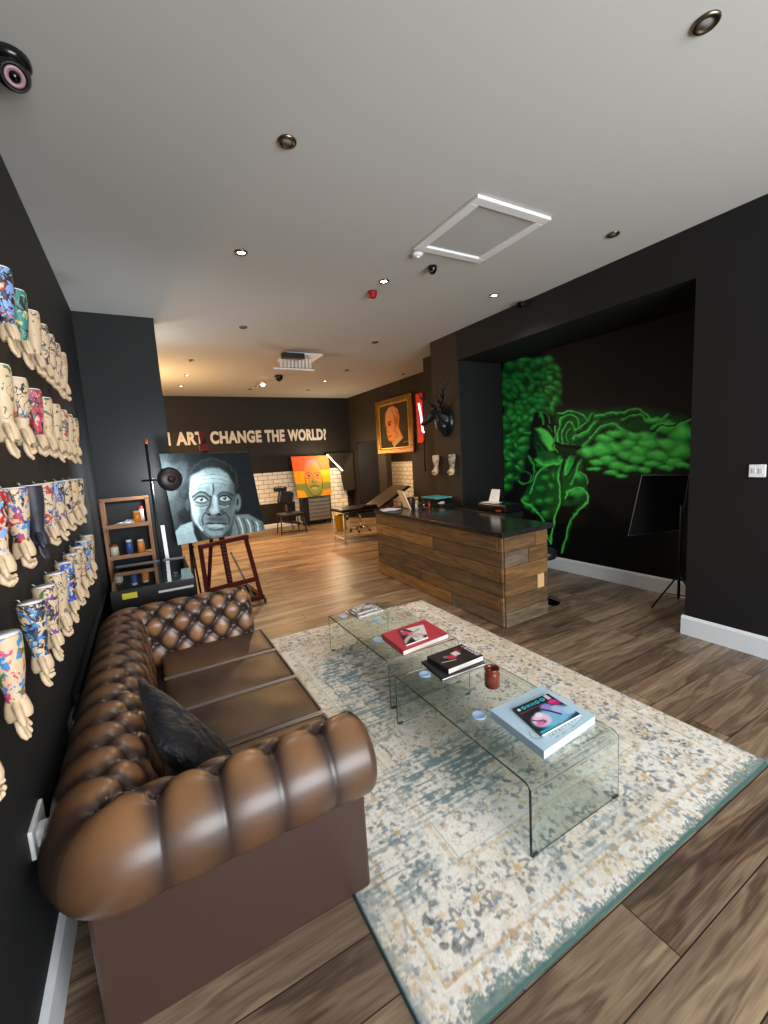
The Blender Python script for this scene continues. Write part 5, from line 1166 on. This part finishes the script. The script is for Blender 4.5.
# tattoo chair
r=empty('tattoo_chair',(2.75,9.3,0),'black padded tattoo chair with head cushion in front of the tiles','tattoo chair')
bp_=mat('black_vinyl',(24,23,22),.3)
MB().cbox((2.60,9.34,1.0),(.30,.10,.11),None).build('head_cushion',bp_,r,bevel=.04,seg=4)
MB().cbox((0,0,0),(.34,.10,.30),Matrix.Translation((2.70,9.34,.80))@Matrix.Rotation(math.radians(14),4,'Y')).build('backrest',bp_,r,bevel=.04,seg=4)
bar((2.72,9.38,.40),(2.68,9.38,.82),.05,.04,'back_bar',r,mat('chrome')); bar((2.78,9.38,.38),(2.80,9.38,.72),.06,.05,'support',r,bp_)
MB().cbox((2.76,9.28,.42),(.52,.42,.07)).build('seat',bp_,r,bevel=.025,seg=3)
MB().cbox((0,0,0),(.42,.26,.05),Matrix.Translation((2.70,9.12,.27))@Matrix.Rotation(math.radians(12),4,'Y')).build('knee_pad',bp_,r,bevel=.02)
for a,b in (((2.50,9.12,.38),(2.48,9.10,0)),((3.0,9.10,.34),(3.03,9.05,0)),((2.52,9.46,.38),(2.50,9.5,0)),((2.98,9.46,.38),(3.0,9.5,0))): MB().tube([a,b],.014,8).build('leg',M_blk,r)
MB().tube([(2.50,9.11,.06),(3.02,9.07,.06)],.012,8).build('foot_rail',M_blk,r)
MB().tube([(2.74,9.30,.38),(2.78,9.2,.10)],.02,8).build('piston',mat('chrome'),r)
# treatment bed
r=empty('tattoo_bed',(3.9,7.6,0),'long dark padded treatment bed with white legs and raised back','treatment bed')
MB().box((3.15,7.30,.565),(3.95,7.88,.625)).build('leg_pad',bp_,r,bevel=.025,seg=3)
MB().hexa([(3.90,7.25,.60),(4.02,7.25,.58),(4.02,7.86,.58),(3.90,7.86,.60),(4.62,7.25,.97),(4.70,7.25,.94),(4.70,7.86,.94),(4.62,7.86,.97)]).build('backrest',mat('dark_taupe_vinyl',(58,50,42),.35),r,bevel=.02,seg=3)
MB().box((3.55,7.2,.63),(3.86,7.32,.67)).build('armrest',bp_,r,bevel=.015,seg=3)
wm=mat('white_metal_leg',(214,206,190),.35)
for x,y in ((3.20,7.35),(3.20,7.83),(4.3,7.35),(4.3,7.83)): MB().tube([(x,y,0),(x,y,.565)],.014,8).build('leg',wm,r)
MB().tube([(3.20,7.35,.06),(3.20,7.83,.06)],.014,8).build('crossbar',wm,r); MB().tube([(3.2,7.6,.5),(4.3,7.6,.5)],.018,8).build('frame_rail',M_blk,r)
MB().tube([(3.22,7.3,.56),(3.2,7.27,.50),(3.24,7.27,.44),(3.28,7.3,.50),(3.26,7.33,.56)],.014,8).build('strap_loop',M_blk,r)
r=empty('waste_bin',(3.75,8.75,0),'yellow waste bin on the floor behind the treatment bed','bin'); MB().lathe([(.001,.004),(.11,.004),(.14,.34),(.15,.34),(.15,.36),(.13,.36),(.105,.02),(.001,.02)],(3.72,8.7,0)).build('bucket',mat('yellow_plastic',(222,180,40),.4),r); MB().lathe([(.152,.345),(.156,.352),(.152,.36)],(3.72,8.7,0)).build('rim',mat('yellow_rim',(200,160,36),.4),r)
r=empty('rolling_stool',(3.98,8.25,0),'small black rolling stool half hidden behind the counter far end','stool')
MB().lathe([(.001,.44),(.16,.44),(.17,.46),(.17,.50),(.15,.515),(.001,.52)],(3.98,8.25,0)).build('seat',bp_,r); MB().tube([(3.98,8.25,.08),(3.98,8.25,.44)],.02,10).build('column',mat('chrome'),r)
for k in range(5):
    a=2*PI*k/5+.3; x,y=3.98+.22*math.cos(a),8.25+.22*math.sin(a); l_=MB().tube([(3.98,8.25,.09),(x,y,.06)],[.018,.012],8).build('base_arm',mat('chrome'),r); MB().ell((x,y,.028),(.028,.028,.028),n=10,m=8).build('caster',mat('caster_rubber'),l_)
# gold framed picture
def art_gold(uv):
    c=Canvas(uv,(62,54,36)); n=fbm(uv[:,0],uv[:,1],3,5); c.blend((84,74,46),sstep(n,.4,.6)*.5)
    c.poly([(.20,.62),(.22,.80),(.34,.92),(.50,.93),(.64,.84),(.68,.66),(.64,.46),(.72,.30),(.76,.22),(.46,.04),(.40,.16),(.28,.20),(.24,.34)],(232,150,84),.02)
    c.ell(.58,.60,.09,.12,(206,110,60),.5); c.ell(.34,.55,.06,.05,(140,66,40),.5); c.stroke([(.28,.60),(.42,.61)],.014,(150,70,44),.5); c.stroke([(.25,.50),(.22,.42),(.30,.38)],.012,(150,70,44),.5); c.stroke([(.27,.28),(.38,.29)],.014,(150,60,40),.5)
    for a,b in (((.44,.88),(.52,.62)),((.52,.62),(.50,.40)),((.50,.40),(.62,.22)),((.40,.84),(.50,.74)),((.56,.82),(.62,.70)),((.45,.18),(.60,.10)),((.52,.25),(.70,.20))): c.stroke([a,((a[0]+b[0])/2+.03,(a[1]+b[1])/2),b],.010,(110,84,90),.5)
    c.ell(.42,.78,.14,.10,(226,170,130),.7,.7); c.poly([(.40,.12),(.64,.28),(.76,.22),(.46,.04)],(212,168,124),.01); c.stroke([(.78,.12),(.92,.14)],.006,(170,120,60),.4)
    return c.c
r=empty('gold_framed_picture',(XC-.03,8.02,1.62),'gold framed painting of a tattooed head on the dark side wall','painting')
gf=mat('gilt_frame',(196,140,48),.35,metal=.7,noise=(30,.4,(120,78,24)),bump=(60,.6,.01))
y0,y1,z0,z1=7.255,8.78,1.625,2.80; fw=.15
def frm(a,b,nm):
    return MB().box((XC-.055,a[0],a[1]),(XC-.002,b[0],b[1])).build(nm,gf,r,bevel=.02,seg=3)
frm((y0,z0),(y1,z0+.11),'frame'); frm((y0,z1-.11),(y1,z1),'frame'); frm((y0,z0+.10),(y0+fw,z1-.10),'frame'); frm((y1-fw,z0+.10),(y1,z1-.10),'frame')
uv=uvgrid(90,90); gy=y1-fw*.9; gy2=y0+fw*.9
gridmesh('picture',90,90,bil((XC-.02,gy,z0+.1),(XC-.02,gy2,z0+.1),(XC-.02,gy2,z1-.1),(XC-.02,gy,z1-.1),uv),art_gold(uv),mat('oil_paint'),r)
il=mat('bright_gilt',(226,176,80),.3,metal=.7)
for a,b in (((y0+fw,z0+.11),(y1-fw,z0+.13)),((y0+fw,z1-.13),(y1-fw,z1-.11)),((y0+fw,z0+.11),(y0+fw+.03,z1-.11)),((y1-fw-.03,z0+.11),(y1-fw,z1-.11))): MB().box((XC-.045,a[0],a[1]),(XC-.02,b[0],b[1])).build('inner_lip',il,r,bevel=.004)
r=empty('red_sign',(XC-.03,7.0,1.8),'narrow red sign panel with a white tube right of gold frame','sign')
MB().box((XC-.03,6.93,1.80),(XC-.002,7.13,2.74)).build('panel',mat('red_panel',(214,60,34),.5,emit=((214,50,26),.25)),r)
MB().tube([(XC-.06,6.99,2.55),(XC-.06,6.93,2.30),(XC-.06,6.90,2.02),(XC-.06,6.86,1.99)],.018,8).build('white_tube',mat('tube_glow',(240,236,255),emit=((225,220,255),2.5)),r)
r=empty('black_rod',(4.17,6.0,1.25),'black rod hanging at wall step below the red sign','rod'); MB().tube([(4.18,6.0,1.33),(4.18,6.0,1.80)],.012,8).build('rod',M_blk,r); MB().ell((4.18,6.0,1.31),(.022,.022,.03)).build('end_knob',M_blk,r)
r=empty('black_door',(XC+.3,9.4,0),'dark open door leaf in the left rear opening','door'); MB().hexa([(XC+.02,9.97,0),(XC+.05,9.97,0),(XC+.62,9.62,0),(XC+.60,9.58,0),(XC+.02,9.97,1.95),(XC+.05,9.97,1.95),(XC+.62,9.62,1.95),(XC+.60,9.58,1.95)]).build('leaf',M_blk,r); MB().ell((XC+.52,9.62,1.0),(.02,.03,.02)).build('handle',mat('chrome'),r)
r=empty('strip_light',(4.3,9.9,1.5),'bright slanted strip light under the sloping soffit','light')
MB().tube([(4.085,10.13,1.695),(4.475,10.13,1.27)],.010,8).build('tube',mat('strip_glow',(255,240,210),emit=((255,232,190),14)),r)
MB().tube([(4.095,10.145,1.71),(4.49,10.145,1.275)],.012,8).build('holder',wg,r)
# ------------------------------------------------------------------ lights
def light(nm,typ,loc,e,col,**k):
    l=bpy.data.lights.new(nm,typ); l.energy=e; l.color=col; o=bpy.data.objects.new(nm,l); C.objects.link(o); o.location=loc
    for a,b in k.items():
        if a=='rot': o.rotation_euler=b
        else: setattr(l,a,b)
    return o
WARM=(1,.60,.27)
# daylight through the shop window, and an added upward light to brighten the ceiling
light('window_daylight','AREA',(1.65,YF-.16,1.62),320,(.95,.98,1.0),rot=(-PI/2,0,PI),shape='RECTANGLE',size=3.4,size_y=2.5)
light('added_ceiling_uplight','AREA',(1.65,YF-1.3,.05),270,(1.0,.98,.95),rot=(PI,0,0),shape='RECTANGLE',size=4.0,size_y=2.2)
for i,(x,y,_) in enumerate(DL,1):
    if i in LIT: light('downlight_beam','SPOT',(x,y,CH-.02),34 if i<7 else 215,(1,.93,.84) if i<7 else WARM,spot_size=math.radians(130),spot_blend=.9,shadow_soft_size=.03)
light('spot_bar_beam','SPOT',(2.14,8.15,CH-.14),230,WARM,spot_size=math.radians(130),spot_blend=.9,shadow_soft_size=.03,rot=(math.radians(-25),0,0))
light('lamp_bulb','POINT',(.20,4.71,1.495),26,(.86,.95,1),shadow_soft_size=.04)
light('strip_beam','POINT',(3.95,9.62,1.62),34,(1,.8,.5),shadow_soft_size=.06)
light('passage_lamp','POINT',(5.4,8.3,2.5),200,WARM,shadow_soft_size=.1)
light('added_rear_warm_fill','POINT',(-.05,7.9,2.1),140,WARM,shadow_soft_size=.12)  # added warm point light out of view behind the partition, lifting rear ceiling
light('partition_cool_glow','POINT',(-.15,5.75,2.75),16,(.95,.97,1),shadow_soft_size=.12)  # cool point light out of view behind the partition, streaking the ceiling
w=bpy.data.worlds.new('world'); S.world=w; w.use_nodes=True; w.node_tree.nodes['Background'].inputs[0].default_value=(.8,.88,1,1); w.node_tree.nodes['Background'].inputs[1].default_value=.8
